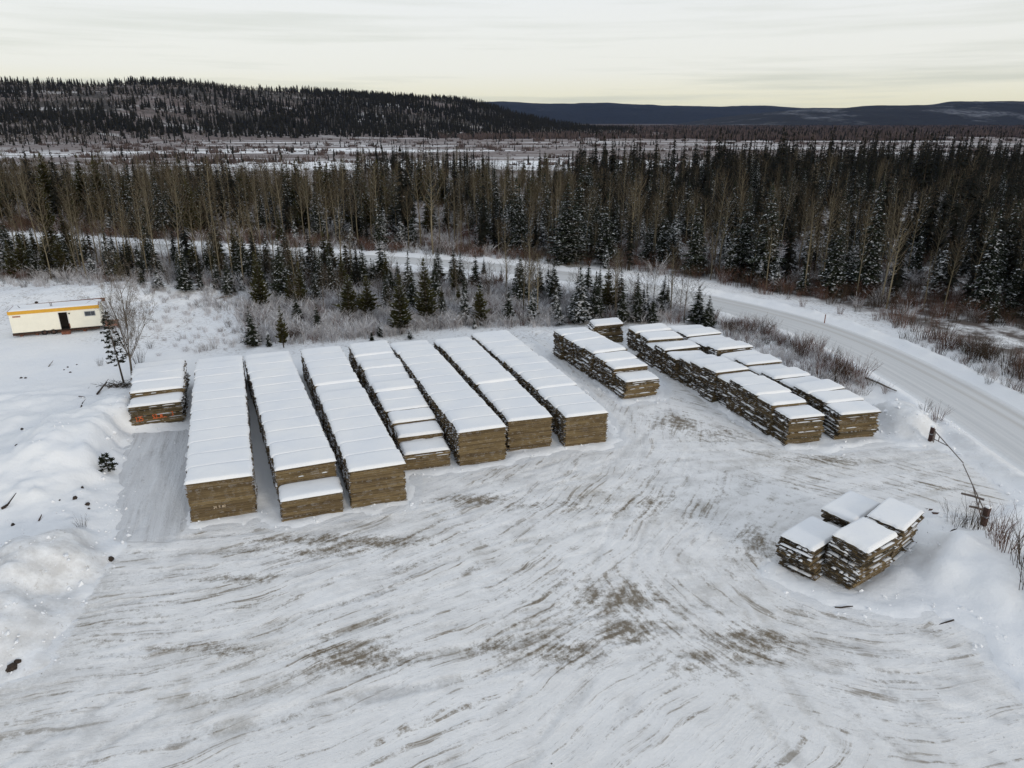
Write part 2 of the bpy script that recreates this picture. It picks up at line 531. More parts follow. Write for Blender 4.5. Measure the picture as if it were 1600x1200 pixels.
M_PIPE = plain('grey_brown_pipe', (0.12, 0.095, 0.08), 0.6, 0.3, 5)
M_RUST = plain('rusty_steel', (0.065, 0.036, 0.026), 0.8, 0.4, 5)
M_CLOD = plain('dark_frozen_earth', (0.045, 0.033, 0.026), 0.95, 0.4, 6)
M_PAINT_O = plain('orange_spray_paint', (0.62, 0.13, 0.035), 0.7, 0.25, 20)
M_PAINT_W = plain('faded_white_marks', (0.52, 0.42, 0.30), 0.8, 0.3, 20)
m, t = new_mat('window_glass')
finish(t, (0.03, 0.035, 0.04), 0.08, spec=0.8)
M_GLASS = m

# ------------------------------------------------------------------ terrain
ROAD = [(46, -60), (45, -20), (43.5, 10), (42.2, 30), (41.2, 44), (41.3, 56), (40.9, 66), (39.6, 76), (36.9, 85), (32.3, 93), (25.8, 101), (17.5, 109.6),
        (8, 117), (-11.5, 127.5), (-50, 139.6), (-79, 147.5), (-113, 158.5), (-200, 190), (-420, 290)]


def catmull(P, n=14):
    out = []
    P = [np.array(p, float) for p in P]
    for i in range(len(P) - 1):
        p0 = P[max(i - 1, 0)]; p1 = P[i]; p2 = P[i + 1]; p3 = P[min(i + 2, len(P) - 1)]
        for k in range(n):
            t = k / n
            out.append(0.5 * ((2 * p1) + (-p0 + p2) * t + (2 * p0 - 5 * p1 + 4 * p2 - p3) * t * t + (-p0 + 3 * p1 - 3 * p2 + p3) * t ** 3))
    out.append(P[-1])
    return np.array(out)


ROADC = catmull(ROAD, 8)


def road_dist(x, y):
    """signed distance to the road centre: negative on the yard side"""
    x = np.asarray(x, float); y = np.asarray(y, float)
    best = np.full(x.shape, 1e9); sign = np.ones(x.shape)
    for a, b in zip(ROADC[:-1], ROADC[1:]):
        d = b - a; L2 = d @ d
        t = np.clip(((x - a[0]) * d[0] + (y - a[1]) * d[1]) / L2, 0, 1)
        ex = x - (a[0] + t * d[0]); ey = y - (a[1] + t * d[1])
        dd = np.hypot(ex, ey)
        cr = d[0] * (y - a[1]) - d[1] * (x - a[0])
        u = dd < best - 1e-9
        best = np.where(u, dd, best); sign = np.where(u, np.where(cr > 0, -1, 1), sign)
    return best * sign


def hill_h(x, y):
    # wooded hill rising behind the bog on the left; base line runs away from the viewer to the right
    base = np.interp(x, [-3000, -680, -432, -188, 60, 245, 600], [700, 960, 1180, 1290, 1500, 1760, 2100])
    up = sstep(y - base, 0, 800)
    side = np.interp(x, [-3000, -700, -420, -150, -60, 20, 110, 245, 400], [120, 104, 94, 84, 66, 42, 24, 4, 0])
    return up * side * (0.86 + 0.28 * fbm(x / 260.0, y / 260.0, 3, 5))


def mound(x, y, cx, cy, rx, ry, h, rot=0.0, seed=0):
    c, s = math.cos(rot), math.sin(rot)
    u = ((x - cx) * c + (y - cy) * s) / rx; v = (-(x - cx) * s + (y - cy) * c) / ry
    r = np.sqrt(u * u + v * v) + (fbm(x * 0.5, y * 0.5, 3, seed) - 0.5) * 0.5
    return h * sstep(1 - r, 0, 0.8)


YARD_PX = [(-200, 1250), (-60, 1080), (60, 1040), (105, 960), (150, 890), (184, 850), (186, 760), (196, 700), (208, 677), (294, 672), (297, 826), (400, 812), (440, 824),
           (545, 806), (640, 792), (648, 742), (705, 737), (715, 738), (800, 722), (880, 704), (955, 700), (972, 690), (950, 655), (905, 600), (850, 548), (812, 522), (850, 520),
           (900, 572), (975, 632), (1036, 624), (1040, 600), (975, 548), (990, 540), (1060, 590), (1150, 655), (1235, 702), (1300, 706), (1385, 692), (1420, 700), (1462, 698),
           (1520, 720), (1600, 790), (1572, 800), (1530, 812), (1440, 806), (1436, 850), (1390, 895), (1325, 935), (1262, 908), (1208, 882), (1200, 900),
           (1290, 946), (1400, 962), (1480, 962), (1530, 990), (1560, 1040), (1640, 1120), (1800, 1300), (-200, 1300)]
YARD_W = [ground_pt(*p) for p in YARD_PX[1:-1]]
YARD_W = [(-30.5, 17.0)] + YARD_W + [(30.5, 17.0)]
yard_arr = np.array(YARD_W)


def poly_dist(x, y, P):
    best = np.full(np.shape(x), 1e9)
    for i in range(len(P)):
        a = P[i]; b = P[(i + 1) % len(P)]
        d = (b[0] - a[0], b[1] - a[1]); L2 = d[0] ** 2 + d[1] ** 2 + 1e-9
        t = np.clip(((x - a[0]) * d[0] + (y - a[1]) * d[1]) / L2, 0, 1)
        best = np.minimum(best, np.hypot(x - a[0] - t * d[0], y - a[1] - t * d[1]))
    return best


def natural_h(x, y):
    """ground height without the cuts for the yard and the road"""
    x = np.asarray(x, float); y = np.asarray(y, float)
    z = 0.28 * (fbm(x / 9.0, y / 9.0, 4, 2) - 0.5)
    z = z - 3.5 * sstep(y - np.interp(x, [-300, -110, -50, 0, 30, 60], [200, 175, 165, 145, 125, 105]), 0, 90) * sstep(y, 70, 130)
    # humps of pushed-up snow left of the lane
    lump = 0.95 * (fbm(x / 3.4, y / 2.4, 5, 31) - 0.42) + 0.55 * (np.abs(fbm(x / 1.5, y / 1.0, 4, 35) - .5) - .08) + .42 * (fbm(x / .8, y / .65, 3, 36) - .5)
    z = z + mound(x, y, -33.0, 51.0, 6.0, 13.0, 1.6, 0.10, 3)
    z = z + mound(x, y, -36.5, 46, 8, 14.0, 0.9, 0.0, 4)
    reg = sstep(-x, 23.5, 26.5) * sstep(66 - y, 0, 6) * sstep(y, 20, 30)
    z = z + reg * (lump + 0.25)
    z = z + mound(x, y, -26.5, 34.2, 5.0, 3.2, 1.2, 0.5, 6) + mound(x, y, -28.0, 30.0, 4.5, 3.5, 1.1, 0.3, 7)
    z = z + mound(x, y, -24.2, 29.0, 3.5, 3.0, 0.8, -0.4, 17)
    # heap at the end of the last row, bank right of the small piles
    z = z + mound(x, y, 33.2, 55.2, 3.4, 4.4, 1.7, 0.3, 8)
    z = z + mound(x, y, 27.3, 34.2, 5.0, 5.5, 1.3, 0.5, 9) + mound(x, y, 25.2, 36.6, 2.2, 2.6, 0.5, 0.5, 10)
    z = z + mound(x, y, 30.5, 29.0, 5.0, 6.0, 1.3, 0.2, 12)
    z = z + 0.7 * (fbm(x / 1.3, y / 1.3, 4, 33) - .5) * np.maximum(np.exp(-((x - 33.2) / 4.2) ** 2 - ((y - 55) / 5) ** 2), np.exp(-((x + 26) / 5) ** 2 - ((y - 31) / 5) ** 2))
    z = z + (0.35 * (fbm(x / 1.6, y / 1.6, 4, 37) - .5) + .10 * (fbm(x / .6, y / .6, 2, 38) - .5)) * sstep(x, 21, 25) * sstep(41 - y, 0, 3) * sstep(y, 22, 26)
    z = z + mound(x, y, -1.0, 75.5, 3.0, 2.6, 1.4, 0.0, 13) + mound(x, y, 3.5, 76.5, 3.0, 1.6, 1.1, 0.0, 14)
    z = z + mound(x, y, -57, 104, 26, 10, 1.0, 0.1, 15)
    return z + hill_h(x, y)


def yard_h(x, y):
    return 0.05 * (fbm(x / 6.0, y / 6.0, 3, 40) - 0.5)


def ground_z(x, y, with_yard=True):
    x = np.asarray(x, float); y = np.asarray(y, float)
    z = natural_h(x, y)
    near = (y < 330) & (y > -80) & (np.abs(x) < 450)
    rd = np.full(x.shape, 99.0)
    if near.any():
        rd[near] = road_dist(x[near], y[near])
    a = np.abs(rd)
    bank = 0.55 * np.exp(-((a - 5.4) / 0.9) ** 2) * (0.5 + fbm(x / 1.6, y / 1.6, 3, 50))
    k = sstep(a, 3.9, 8.5)
    z = np.where(a < 30, z * k + (0.0) * (1 - k) + bank - 0.10 * (1 - sstep(a, 3.6, 4.3)), z)
    yb = (y < 85) & (y > 5) & (np.abs(x) < 60)
    if yb.any() and with_yard:
        xs, ys = x[yb], y[yb]
        ins = in_poly(xs, ys, YARD_W)
        d = poly_dist(xs, ys, YARD_W)
        sd_ = np.where(ins, -d, d) + (fbm(xs / .9, ys / .9, 4, 60) - 0.5) * 1.5 + .12 - sstep(-xs, 20, 24) * sstep(38 - ys, 0, 3) * np.abs(fbm(xs / 3.5, ys / 3.5, 3, 66) - .45) * -7.0
        zz = z[yb]
        out = zz * sstep(sd_, 0.0, 2.2) + 0.12 * np.exp(-((sd_ - 0.55) / 0.5) ** 2) * (0.4 + 1.2 * fbm(xs / 1.0, ys / 1.0, 3, 61)) + 0.03 * sstep(sd_, 0, 0.4) + 0.38 * sstep(sd_, .8, 3.5) * sstep(xs, -30, -28) * sstep(-xs, -9, -7) * sstep(78 - ys, 0, 3)
        cut = -0.16 * sstep(-sd_, -0.1, 0.5)
        z[yb] = np.where(sd_ > 0, out, 0) + cut + np.where(sd_ <= 0, 0.03 * 0, 0)
    return z


def gz(x, y):
    return float(ground_z(np.array([float(x)]), np.array([float(y)]))[0])


def stretch(lo, hi, step, a, b, growth=1.09):
    c = list(np.arange(lo, hi + 1e-6, step))
    s, x = step, hi
    while x < b:
        s *= growth; x += s; c.append(x)
    s, x = step, lo
    pre = []
    while x > a:
        s *= growth; x -= s; pre.append(x)
    return np.array(pre[::-1] + c)


gx = stretch(-62, 58, 0.36, -16000, 16000, 1.08)
gy = stretch(18, 100, 0.36, -300, 16000, 1.045)
X, Y = np.meshgrid(gx, gy)
Z = ground_z(X, Y)
rdv = np.full(X.shape, 99.0)
nearm = (Y < 330) & (np.abs(X) < 450)
rdv[nearm] = road_dist(X[nearm], Y[nearm])
litter = sstep(Y - np.interp(X, [-80, -35, -20, 0, 20], [86, 72, 69, 74, 78]), 0, 6) * (Y < 420)
litter = np.maximum(litter, (rdv > 8) * 0.7 * (Y < 420)) * sstep(np.abs(rdv), 5, 8)
dirty = np.zeros_like(X)
for (cx, cy, rx, ry, s_) in ((-26.5, 34, 4.5, 3.4, 0.9), (-27.0, 30.0, 5.5, 3.8, 0.75), (-24, 28.5, 4, 4, 0.8), (33.2, 55.0, 3.2, 4.2, 0.55), (27.9, 30.5, 2.2, 3.4, 0.35), (36.5, 49, 2.5, 6, 0.5)):
    dirty = np.maximum(dirty, s_ * sstep(1 - np.hypot((X - cx) / rx, (Y - cy) / ry), 0, 0.35))
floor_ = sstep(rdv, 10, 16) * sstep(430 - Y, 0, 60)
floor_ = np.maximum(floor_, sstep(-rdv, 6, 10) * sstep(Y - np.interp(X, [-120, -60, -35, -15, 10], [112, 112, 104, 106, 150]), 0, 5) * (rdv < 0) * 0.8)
hillf = sstep(Z, 3, 12) * (Y > 600)
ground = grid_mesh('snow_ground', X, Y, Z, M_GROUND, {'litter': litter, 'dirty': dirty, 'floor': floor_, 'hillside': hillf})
tag(ground, kind='structure')

# the yard: its own finely modelled sheet of packed snow
GS_ = 0.13
yx = np.arange(-34, 42, GS_); yy = np.arange(17, 80, GS_)
XX, YY = np.meshgrid(yx, yy)
ins = in_poly(XX, YY, YARD_W)
d = poly_dist(XX, YY, YARD_W)
sdist = np.where(ins, -d, d)
keep = sdist < 1.0
CA, CB = (-30.0, 66.0), (18.6, 36.0)
ra = np.hypot(XX - CA[0], YY - CA[1]); ta = np.arctan2(YY - CA[1], XX - CA[0])
lane = sstep(-XX, 20.3, 20.9) * sstep(YY, 36.5, 37.8)
wob = ((fbm(XX / 7, YY / 7, 2, 70) - 0.5) + .45 * (fbm(XX / 2.2, YY / 2.2, 3, 72) - .5)) * (1 - .9 * lane)
fa = np.stack([ta * 38.0, ra + wob * 1.5, np.zeros_like(ra)], -1)
rb = np.hypot(XX - CB[0], YY - CB[1]); tb = np.arctan2(YY - CB[1], XX - CB[0])
fb = np.stack([np.abs(tb) * 12.0, rb + wob * 1.2, np.zeros_like(ra)], -1)
ang = math.radians(-38)
lane = sstep(-XX, 20.3, 20.9) * sstep(YY, 36.5, 37.8)
ang2 = np.where(lane > 0.5, math.radians(108), ang)
fc = np.stack([XX * np.cos(ang2) + YY * np.sin(ang2), -XX * np.sin(ang2) + YY * np.cos(ang2) + wob, np.zeros_like(ra)], -1)
mask_b = sstep(17.5 - rb, 0, 4) * sstep(CB[1] + 6 - YY, 0, 6)
mask_a = sstep(14 + 10 * (fbm(XX / 10, YY / 10, 2, 71) - 0.5) - XX, -5, 5) * (1 - sstep(16.5 - rb, 0, 5) * sstep(CB[1] + 2 - YY, 0, 6))
mask_a = mask_a * (1 - sstep(lane, 0.2, 0.8))
stain = np.zeros_like(XX)
for (px, py, rx, ry, a_) in ((960, 935, 3.0, 1.8, 1.0), (985, 985, 2.4, 1.6, 1.0), (880, 1020, 2.6, 1.5, 0.9), (790, 1015, 2.5, 1.2, 0.7), (560, 845, 6.0, 0.9, 0.95), (480, 860, 5, 0.7, 0.75),
                             (560, 1025, 4, 1.4, 0.8), (380, 905, 3.2, 0.6, 0.85), (350, 1015, 2.4, 0.6, 0.8), (240, 960, 2, 0.5, 0.6), (330, 945, 4, 0.6, 0.55),
                             (1060, 660, 2.2, 2.6, 1.0), (1120, 680, 2.2, 2.0, 0.8), (1190, 850, 2.2, 2.6, 0.7), (740, 780, 2.6, 0.9, 0.85), (860, 790, 4, 1.0, 0.6),
                             (1170, 1010, 3, 1.6, 0.8), (1080, 1040, 3, 1.4, 0.7), (1440, 760, 3, 1.2, 0.55), (1200, 760, 6, 3, 0.35), (700, 880, 8, 1.2, 0.3),
                             (1290, 718, 3.5, 0.9, 0.75), (246, 705, 0.7, 2.6, 0.8), (1005, 790, 5, 2.4, 0.5), (150, 985, 2.5, 2, 0.45), (900, 960, 7, 5, 0.45), (450, 960, 12, 4, 0.3)):
    cx, cy = ground_pt(px, py)
    e = np.exp(-(((XX - cx) / rx) ** 2 + ((YY - cy) / ry) ** 2))
    stain = np.maximum(stain, a_ * e)
dirty_y = 0.8 * sstep(-XX, 19, 23) * sstep(34.5 - YY, 0, 2) + 0.5 * np.exp(-(((XX - 33) / 4) ** 2 + ((YY - 50) / 4) ** 2))
# shallow ruts are real relief
rut = 0.035 * (fbm(fa[..., 1] / 0.45, fa[..., 0] / 9, 3, 80) - 0.5) * mask_a + 0.035 * (fbm(fb[..., 1] / 0.5, fb[..., 0] / 8, 3, 81) - 0.5) * mask_b \
    + 0.03 * (fbm(fc[..., 1] / 0.45, fc[..., 0] / 8, 3, 82) - 0.5) * (1 - mask_a) * (1 - mask_b)
# tyre tracks: pairs of wheels pressed along real driving lines
track = np.zeros_like(XX); ridge_ = np.zeros_like(XX)
tr_r = random.Random(404)


def drive(P, wheel=2.0, wd=.42, power=.6, brk=.35, seed=0):
    C = catmull(P, 400 // max(1, len(P) - 1))
    tg = np.gradient(C, axis=0); tg /= np.linalg.norm(tg, axis=1)[:, None] + 1e-9
    nn_ = np.stack([-tg[:, 1], tg[:, 0]], -1)
    seg_ = np.linalg.norm(np.diff(C, axis=0), axis=1); s_ = np.concatenate([[0], np.cumsum(seg_)])
    m_ = max(2, int(s_[-1] / .06)); u_ = np.linspace(0, s_[-1], m_)
    cx_ = np.interp(u_, s_, C[:, 0]); cy_ = np.interp(u_, s_, C[:, 1]); nx_ = np.interp(u_, s_, nn_[:, 0]); ny_ = np.interp(u_, s_, nn_[:, 1])
    amp = power * sstep(fbm(u_ / 2.5, u_ * 0 + seed, 3, 200 + seed), brk, brk + .2)
    lug = .72 + .28 * np.sin(u_ * 6.283 / .34 + seed)
    for side in (-1, 1):
        for o_ in np.arange(-wd / 2 - .14, wd / 2 + .15, .055):
            px_ = cx_ + nx_ * (side * wheel / 2 + o_); py_ = cy_ + ny_ * (side * wheel / 2 + o_)
            ix = np.round((px_ - yx[0]) / GS_).astype(int); iy = np.round((py_ - yy[0]) / GS_).astype(int)
            ok = (ix >= 0) & (ix < len(yx)) & (iy >= 0) & (iy < len(yy))
            inn = abs(o_) <= wd / 2
            tgt = track if inn else ridge_
            np.maximum.at(tgt, (iy[ok], ix[ok]), (amp * (lug if inn else 1))[ok])


J = lambda p, a=1.5: (p[0] + tr_r.gauss(0, a), p[1] + tr_r.gauss(0, a))
fams = [  # (how many, spread, control points)
    (9, 2.2, [(-31, 27), (-18, 30), (-4, 37), (6, 46), (10.5, 58), (6, 76)]),
    (8, 2.0, [(-27, 33), (-14, 35), (0, 41), (14, 46), (26, 48), (40, 50)]),
    (7, 1.6, [(8, 72), (11, 60), (13, 48), (12, 36), (14, 24), (20, 14)]),
    (6, 1.0, [(14.5, 70), (17, 60), (19, 50), (14, 42), (2, 35), (-14, 27), (-24, 16)]),
    (7, 1.2, [(38, 49), (27, 45), (16, 42), (11, 36), (13, 29), (21, 27), (27, 24)]),
    (6, 1.2, [(-25, 20), (-8, 26), (6, 30), (16, 29), (25, 27)]),
    (5, 1.3, [(-22, 36), (-12, 37.5), (-2, 43), (8, 49), (20, 49)]),
    (5, 1.4, [(-6, 15), (2, 26), (8, 38), (12, 52), (9, 64), (4, 78)]),
    (3, .35, [(-25.5, 30), (-25.0, 40), (-27.5, 50)])]
q_ = 0
for cnt, spr, P_ in fams:
    for _ in range(cnt):
        q_ += 1
        dx_, dy_ = tr_r.gauss(0, spr), tr_r.gauss(0, spr)
        drive([(a + dx_ + tr_r.gauss(0, spr * .35), b + dy_ + tr_r.gauss(0, spr * .35)) for a, b in P_], tr_r.choice((1.9, 2.1, 2.3)), tr_r.choice((.32, .42, .52)),
              tr_r.uniform(.35, 1.0), tr_r.uniform(.25, .48), q_)


def soft(a, k=1):
    for _ in range(k):
        b = np.pad(a, 1, mode='edge')
        a = (b[1:-1, 1:-1] * 2 + b[:-2, 1:-1] + b[2:, 1:-1] + b[1:-1, :-2] + b[1:-1, 2:]) / 6
    return a


track = soft(track, 1); ridge_ = soft(ridge_, 1) * (1 - track)
ZZ = yard_h(XX, YY) - .045 * track + .03 * ridge_ + rut + 0.07 * (fbm(XX / 0.9, YY / 0.9, 3, 83) - 0.5) * (1 - lane * 0.8) - 0.25 * sstep(sdist, 0.3, 1.0) + 0.02
yard = grid_mesh('packed_snow_yard', XX, YY, ZZ, M_YARD, {'flow_a': fa, 'flow_b': fb, 'flow_c': fc, 'mask_a': mask_a, 'mask_b': mask_b,
                                                         'stain': stain, 'lane': lane, 'dirty': dirty_y, 'track': track, 'ridge': ridge_, 'edge': sstep(-sdist, 1.6, -.3) * (1 - .8 * lane)}, keep)
tag(yard, kind='structure')

# road
RC = catmull(ROAD, 40)
seg = np.vstack([[0, 0], np.diff(RC, axis=0)])
s_len = np.cumsum(np.hypot(seg[:, 0], seg[:, 1]))
tan = np.gradient(RC, axis=0); tan /= np.linalg.norm(tan, axis=1)[:, None]
nor = np.stack([tan[:, 1], -tan[:, 0]], -1)
vs = np.linspace(-4.6, 4.6, 33)
RX = RC[:, None, 0] + nor[:, None, 0] * vs[None]; RY = RC[:, None, 1] + nor[:, None, 1] * vs[None]
RZ = 0.06 - 0.004 * vs[None] ** 2 + 0.03 * (fbm(RX / 1.5, RY / 1.5, 3, 90) - 0.5) - 0.5 * sstep(np.abs(vs)[None], 4.1, 4.6)
fr = np.stack([np.repeat(s_len[:, None], len(vs), 1), np.repeat(vs[None], len(RC), 0), np.zeros_like(RX)], -1)
road = grid_mesh('road', RX, RY, RZ + 0 * RX, M_ROAD, {'flow_a': fr})
tag(road, kind='structure')


# far ridges
def ridge_material(name, dark, snowc, thr):
    m, t = new_mat(name)
    pos = t.n('ShaderNodeNewGeometry').outputs['Position']
    n1 = t.noise(t.mapping(pos, (0.0016, 0.0016, 0.006)), 1.0, 7, 0.65)
    n2 = t.noise(pos, 0.02, 5, 0.7)
    c = t.mix(t.mrange(n2, 0.3, 0.7), tuple(x * 0.6 for x in dark), tuple(x * 1.4 for x in dark))
    c = t.mix(t.math('MULTIPLY', t.mrange(n1, thr, thr + 0.10), t.mrange(n2, 0.38, 0.6)), c, snowc)
    finish(t, c, 0.9, n2, 0.6, 12.0, 0.1)
    return m


def ridge(name, dist, depth, prof, mat, seed, amp):
    xs = np.linspace(prof[0][0], prof[-1][0], 420)
    ys = np.linspace(0, 1, 46)
    A, B = np.meshgrid(xs, ys)
    Yd = dist + B * depth
    crest = np.interp(A, [p[0] for p in prof], [p[1] for p in prof])
    Hh = crest * np.sin(np.clip(B * 1.25, 0, 1) * math.pi / 2) ** 1.2
    Hh = Hh * (1 + 0.22 * (fbm(A / 700, Yd / 500, 5, seed) - 0.5)) + amp * (fbm(A / 160, Yd / 160, 4, seed + 3) - 0.5) * B
    Hh = np.where(B >= 1, -20, Hh) - 6 * (B == 0)
    o = grid_mesh(name, A, Yd, Hh - 4, mat)
    tag(o, kind='structure')
    return o


def crest(dist, pts):
    return [((px - 800) / F_PX * dist * 1.066, CAM_H + (190.5 - py) / F_PX * dist * 1.066) for px, py in pts]


M_RIDGE1 = ridge_material('wooded_ridge', (0.010, 0.011, 0.012), (0.15, 0.157, 0.175), 0.53)
M_RIDGE2 = ridge_material('far_wooded_ridge', (0.010, 0.012, 0.014), (0.08, 0.09, 0.10), 0.62)
ridge('far_hills', 9500, 2200, crest(11500, [(-700, 160), (300, 164), (700, 166), (790, 165.5), (860, 168), (925, 166), (960, 168), (1000, 170), (1070, 172), (1130, 170.5), (1200, 173), (1300, 176),
                                         (1500, 180), (2300, 176)]), M_RIDGE2, 100, 14)
ridge('right_hills', 5600, 1700, crest(7100, [(1010, 196), (1080, 186), (1140, 179), (1200, 175), (1260, 173.5), (1290, 171), (1370, 170.5), (1410, 166), (1480, 165), (1600, 163.5), (1750, 160), (2600, 150)]),
      M_RIDGE1, 120, 10)


# ------------------------------------------------------------------ plant prototypes
def conifer(hh, rr, nw, nb, droop=0.35, base=0.08, up=0.0, gap=0.0, ragged=0.25, seed=0, trunk_r=None):
    """returns (trunk MB, crown MB): whorls of folded, jagged boughs on a tapered trunk"""
    global R
    R = random.Random(seed)
    tr, cr = MB(), MB()
    lean = (R.uniform(-.02, .02) * hh, R.uniform(-.02, .02) * hh)
    tr_r = trunk_r or hh * 0.011 + 0.03

    def axis(t):
        return Vector((lean[0] * t * t, lean[1] * t * t, hh * t))
    tr.tube([axis(t) - Vector((0, 0, 0.3 if t == 0 else 0)) for t in (0, .25, .5, .75, 1.0)], [tr_r, tr_r * .8, tr_r * .58, tr_r * .33, 0.008], 6)
    for w_ in range(nw):
        t = base + (1 - base) * (max(.02, w_ + R.uniform(-.3, .3)) / nw) ** 0.92
        if t >= .985 or t < 0.02: continue
        env = (1 - (t - base) / (1 - base)) ** 0.8
        if t < base + 0.12: env *= 0.65 + 0.35 * (t - base) / 0.12
        r = rr * env * R.uniform(1 - ragged, 1 + ragged * .6) + 0.10
        n = max(4, int(nb * (0.55 + 0.45 * env)))
        a0 = R.uniform(0, 6.28)
        for k in range(n):
            if R.random() < gap: continue
            a = a0 + 6.283 * k / n + R.uniform(-.3, .3)
            L = r * R.uniform(0.62, 1.12)
            c = axis(min(t + R.uniform(-.012, .012), 1))
            dr = -droop * L * R.uniform(.6, 1.3) + up * L
            dirv = Vector((math.cos(a), math.sin(a), 0)); sidev = Vector((-math.sin(a), math.cos(a), 0))
            wd = L * R.uniform(.20, .32)
            p = [c, c + dirv * L * .4 + Vector((0, 0, dr * .35 + .02 * L)), c + dirv * L * .75 + Vector((0, 0, dr * .75)), c + dirv * L + Vector((0, 0, dr * 0.92 + up * L * .2))]
            ww = [wd * .35, wd, wd * .8, 0.02]
            for q in range(3):
                for sg in (-1, 1):
                    hang0 = Vector((0, 0, -ww[q] * .55)); hang1 = Vector((0, 0, -ww[q + 1] * .55))
                    cr.quad(p[q], p[q + 1], p[q + 1] + sidev * sg * ww[q + 1] + hang1, p[q] + sidev * sg * ww[q] + hang0)
            for q in range(3):                           # jagged side sprays
                f = R.uniform(.3, .95)
                b0 = c + dirv * L * f + Vector((0, 0, dr * f))
                sg = R.choice((-1, 1))
                e = b0 + sidev * sg * wd * R.uniform(1.1, 1.8) + dirv * wd * R.uniform(.2, .9) + Vector((0, 0, R.uniform(-.5, -.05) * wd + up * wd))
                cr.tri(b0 - dirv * wd * .3, e, b0 + dirv * wd * .35)
    tip = axis(1.0)
    for k in range(5):
        a = 6.28 * k / 5
        cr.tri(tip + Vector((0, 0, .15)), tip + Vector((math.cos(a) * .14, math.sin(a) * .14, -.5)), tip + Vector((math.cos(a + 1) * .14, math.sin(a + 1) * .14, -.5)))
    return tr, cr


def scraggly_pine(hh, rr, seed, tufts=70, base=0.3):
    """open lodgepole pine: bare stem, separate boughs ending in needle tufts"""
    global R
    R = random.Random(seed)
    tr, cr = MB(), MB()
    lean = (R.uniform(-.05, .05) * hh, R.uniform(-.04, .04) * hh)
    ax = lambda t: Vector((lean[0] * t, lean[1] * t, hh * t))
    r0 = hh * .011 + .02
    tr.tube([ax(t) - Vector((0, 0, .3 if t == 0 else 0)) for t in (0, .3, .6, 1)], [r0, r0 * .75, r0 * .5, .01], 6)
    for k in range(tufts):
        t = base + (1 - base) * (k + R.random()) / tufts
        env = (1 - (t - base) / (1 - base)) ** .7 * min(1, .5 + (t - base) * 3)
        a = R.uniform(0, 6.28); L = rr * env * R.uniform(.45, 1.1) + .12
        c = ax(t); d = Vector((math.cos(a), math.sin(a), R.uniform(-.1, .35)))
        e = c + d * L
        tr.sliver(c, e, .035)
        for q in range(2 + int(L * 3)):
            cc = c + d * L * R.uniform(.45, 1.02)
            s = R.uniform(.10, .22) * (0.6 + rr * .35)
            for z in range(6):
                v = Vector((R.uniform(-1, 1), R.uniform(-1, 1), R.uniform(-.35, 1))).normalized() * s * R.uniform(.8, 1.5)
                sd2 = v.cross(Vector((R.uniform(-1, 1), R.uniform(-1, 1), R.uniform(-1, 1)))).normalized() * s * .42
                cr.tri(cc - sd2, cc + v, cc + sd2)
    return tr, cr


def aspen(hh, rr, seed, nbr=26, low=0.42, tw=0.020, spread=0.55, sub=6):
    global R
    R = random.Random(seed)
    tr, cr = MB(), MB()
    bend = (R.uniform(-.05, .05) * hh, R.uniform(-.05, .05) * hh)
    kink = R.uniform(-.012, .012) * hh
    ax = lambda t: Vector((bend[0] * t * t + kink * math.sin(t * 6), bend[1] * t * t, hh * t))
    r0 = hh * .0055 + .03
    ts = (0, .2, .4, .6, .8, 1)
    tr.tube([ax(t) - Vector((0, 0, .3 if t == 0 else 0)) for t in ts], [r0, r0 * .88, r0 * .74, r0 * .55, r0 * .32, .012], 6)
    for k in range(nbr):
        t = low + (0.97 - low) * (k + R.random()) / nbr
        a = k * 2.4 + R.uniform(-.5, .5)
        env = (1 - (t - low) / (1.02 - low)) ** .55 * min(1, .45 + (t - low) * 3)
        L = rr * env * R.uniform(.7, 1.25) + .25
        c = ax(t)
        out = Vector((math.cos(a), math.sin(a), 0))
        m1 = c + out * L * .5 + Vector((0, 0, L * spread)); e = c + out * L * .85 + Vector((0, 0, L * (spread * 2 + .35)))
        rb_ = r0 * .30 * (1.1 - t) + .012
        tr.tube([c, m1, e], [rb_, rb_ * .6, .006], 3, cap=False)
        for q in range(sub):
            f = R.uniform(.2, 1)
            s0 = c.lerp(m1, f * 2) if f < .5 else m1.lerp(e, f * 2 - 1)
            v = (out * R.uniform(-.1, .9) + Vector((R.uniform(-.7, .7), R.uniform(-.7, .7), R.uniform(.5, 1.3)))).normalized() * L * R.uniform(.28, .5)
            s1 = s0 + v
            cr.sliver(s0, s1, tw, tip=.4)
            for z in range(4):
                g0 = s0.lerp(s1, R.uniform(.2, 1))
                v2 = (v.normalized() + Vector((R.uniform(-.8, .8), R.uniform(-.8, .8), R.uniform(-.2, .7)))).normalized() * L * R.uniform(.12, .28)
                cr.sliver(g0, g0 + v2, tw * .75, tip=.3)
    return tr, cr


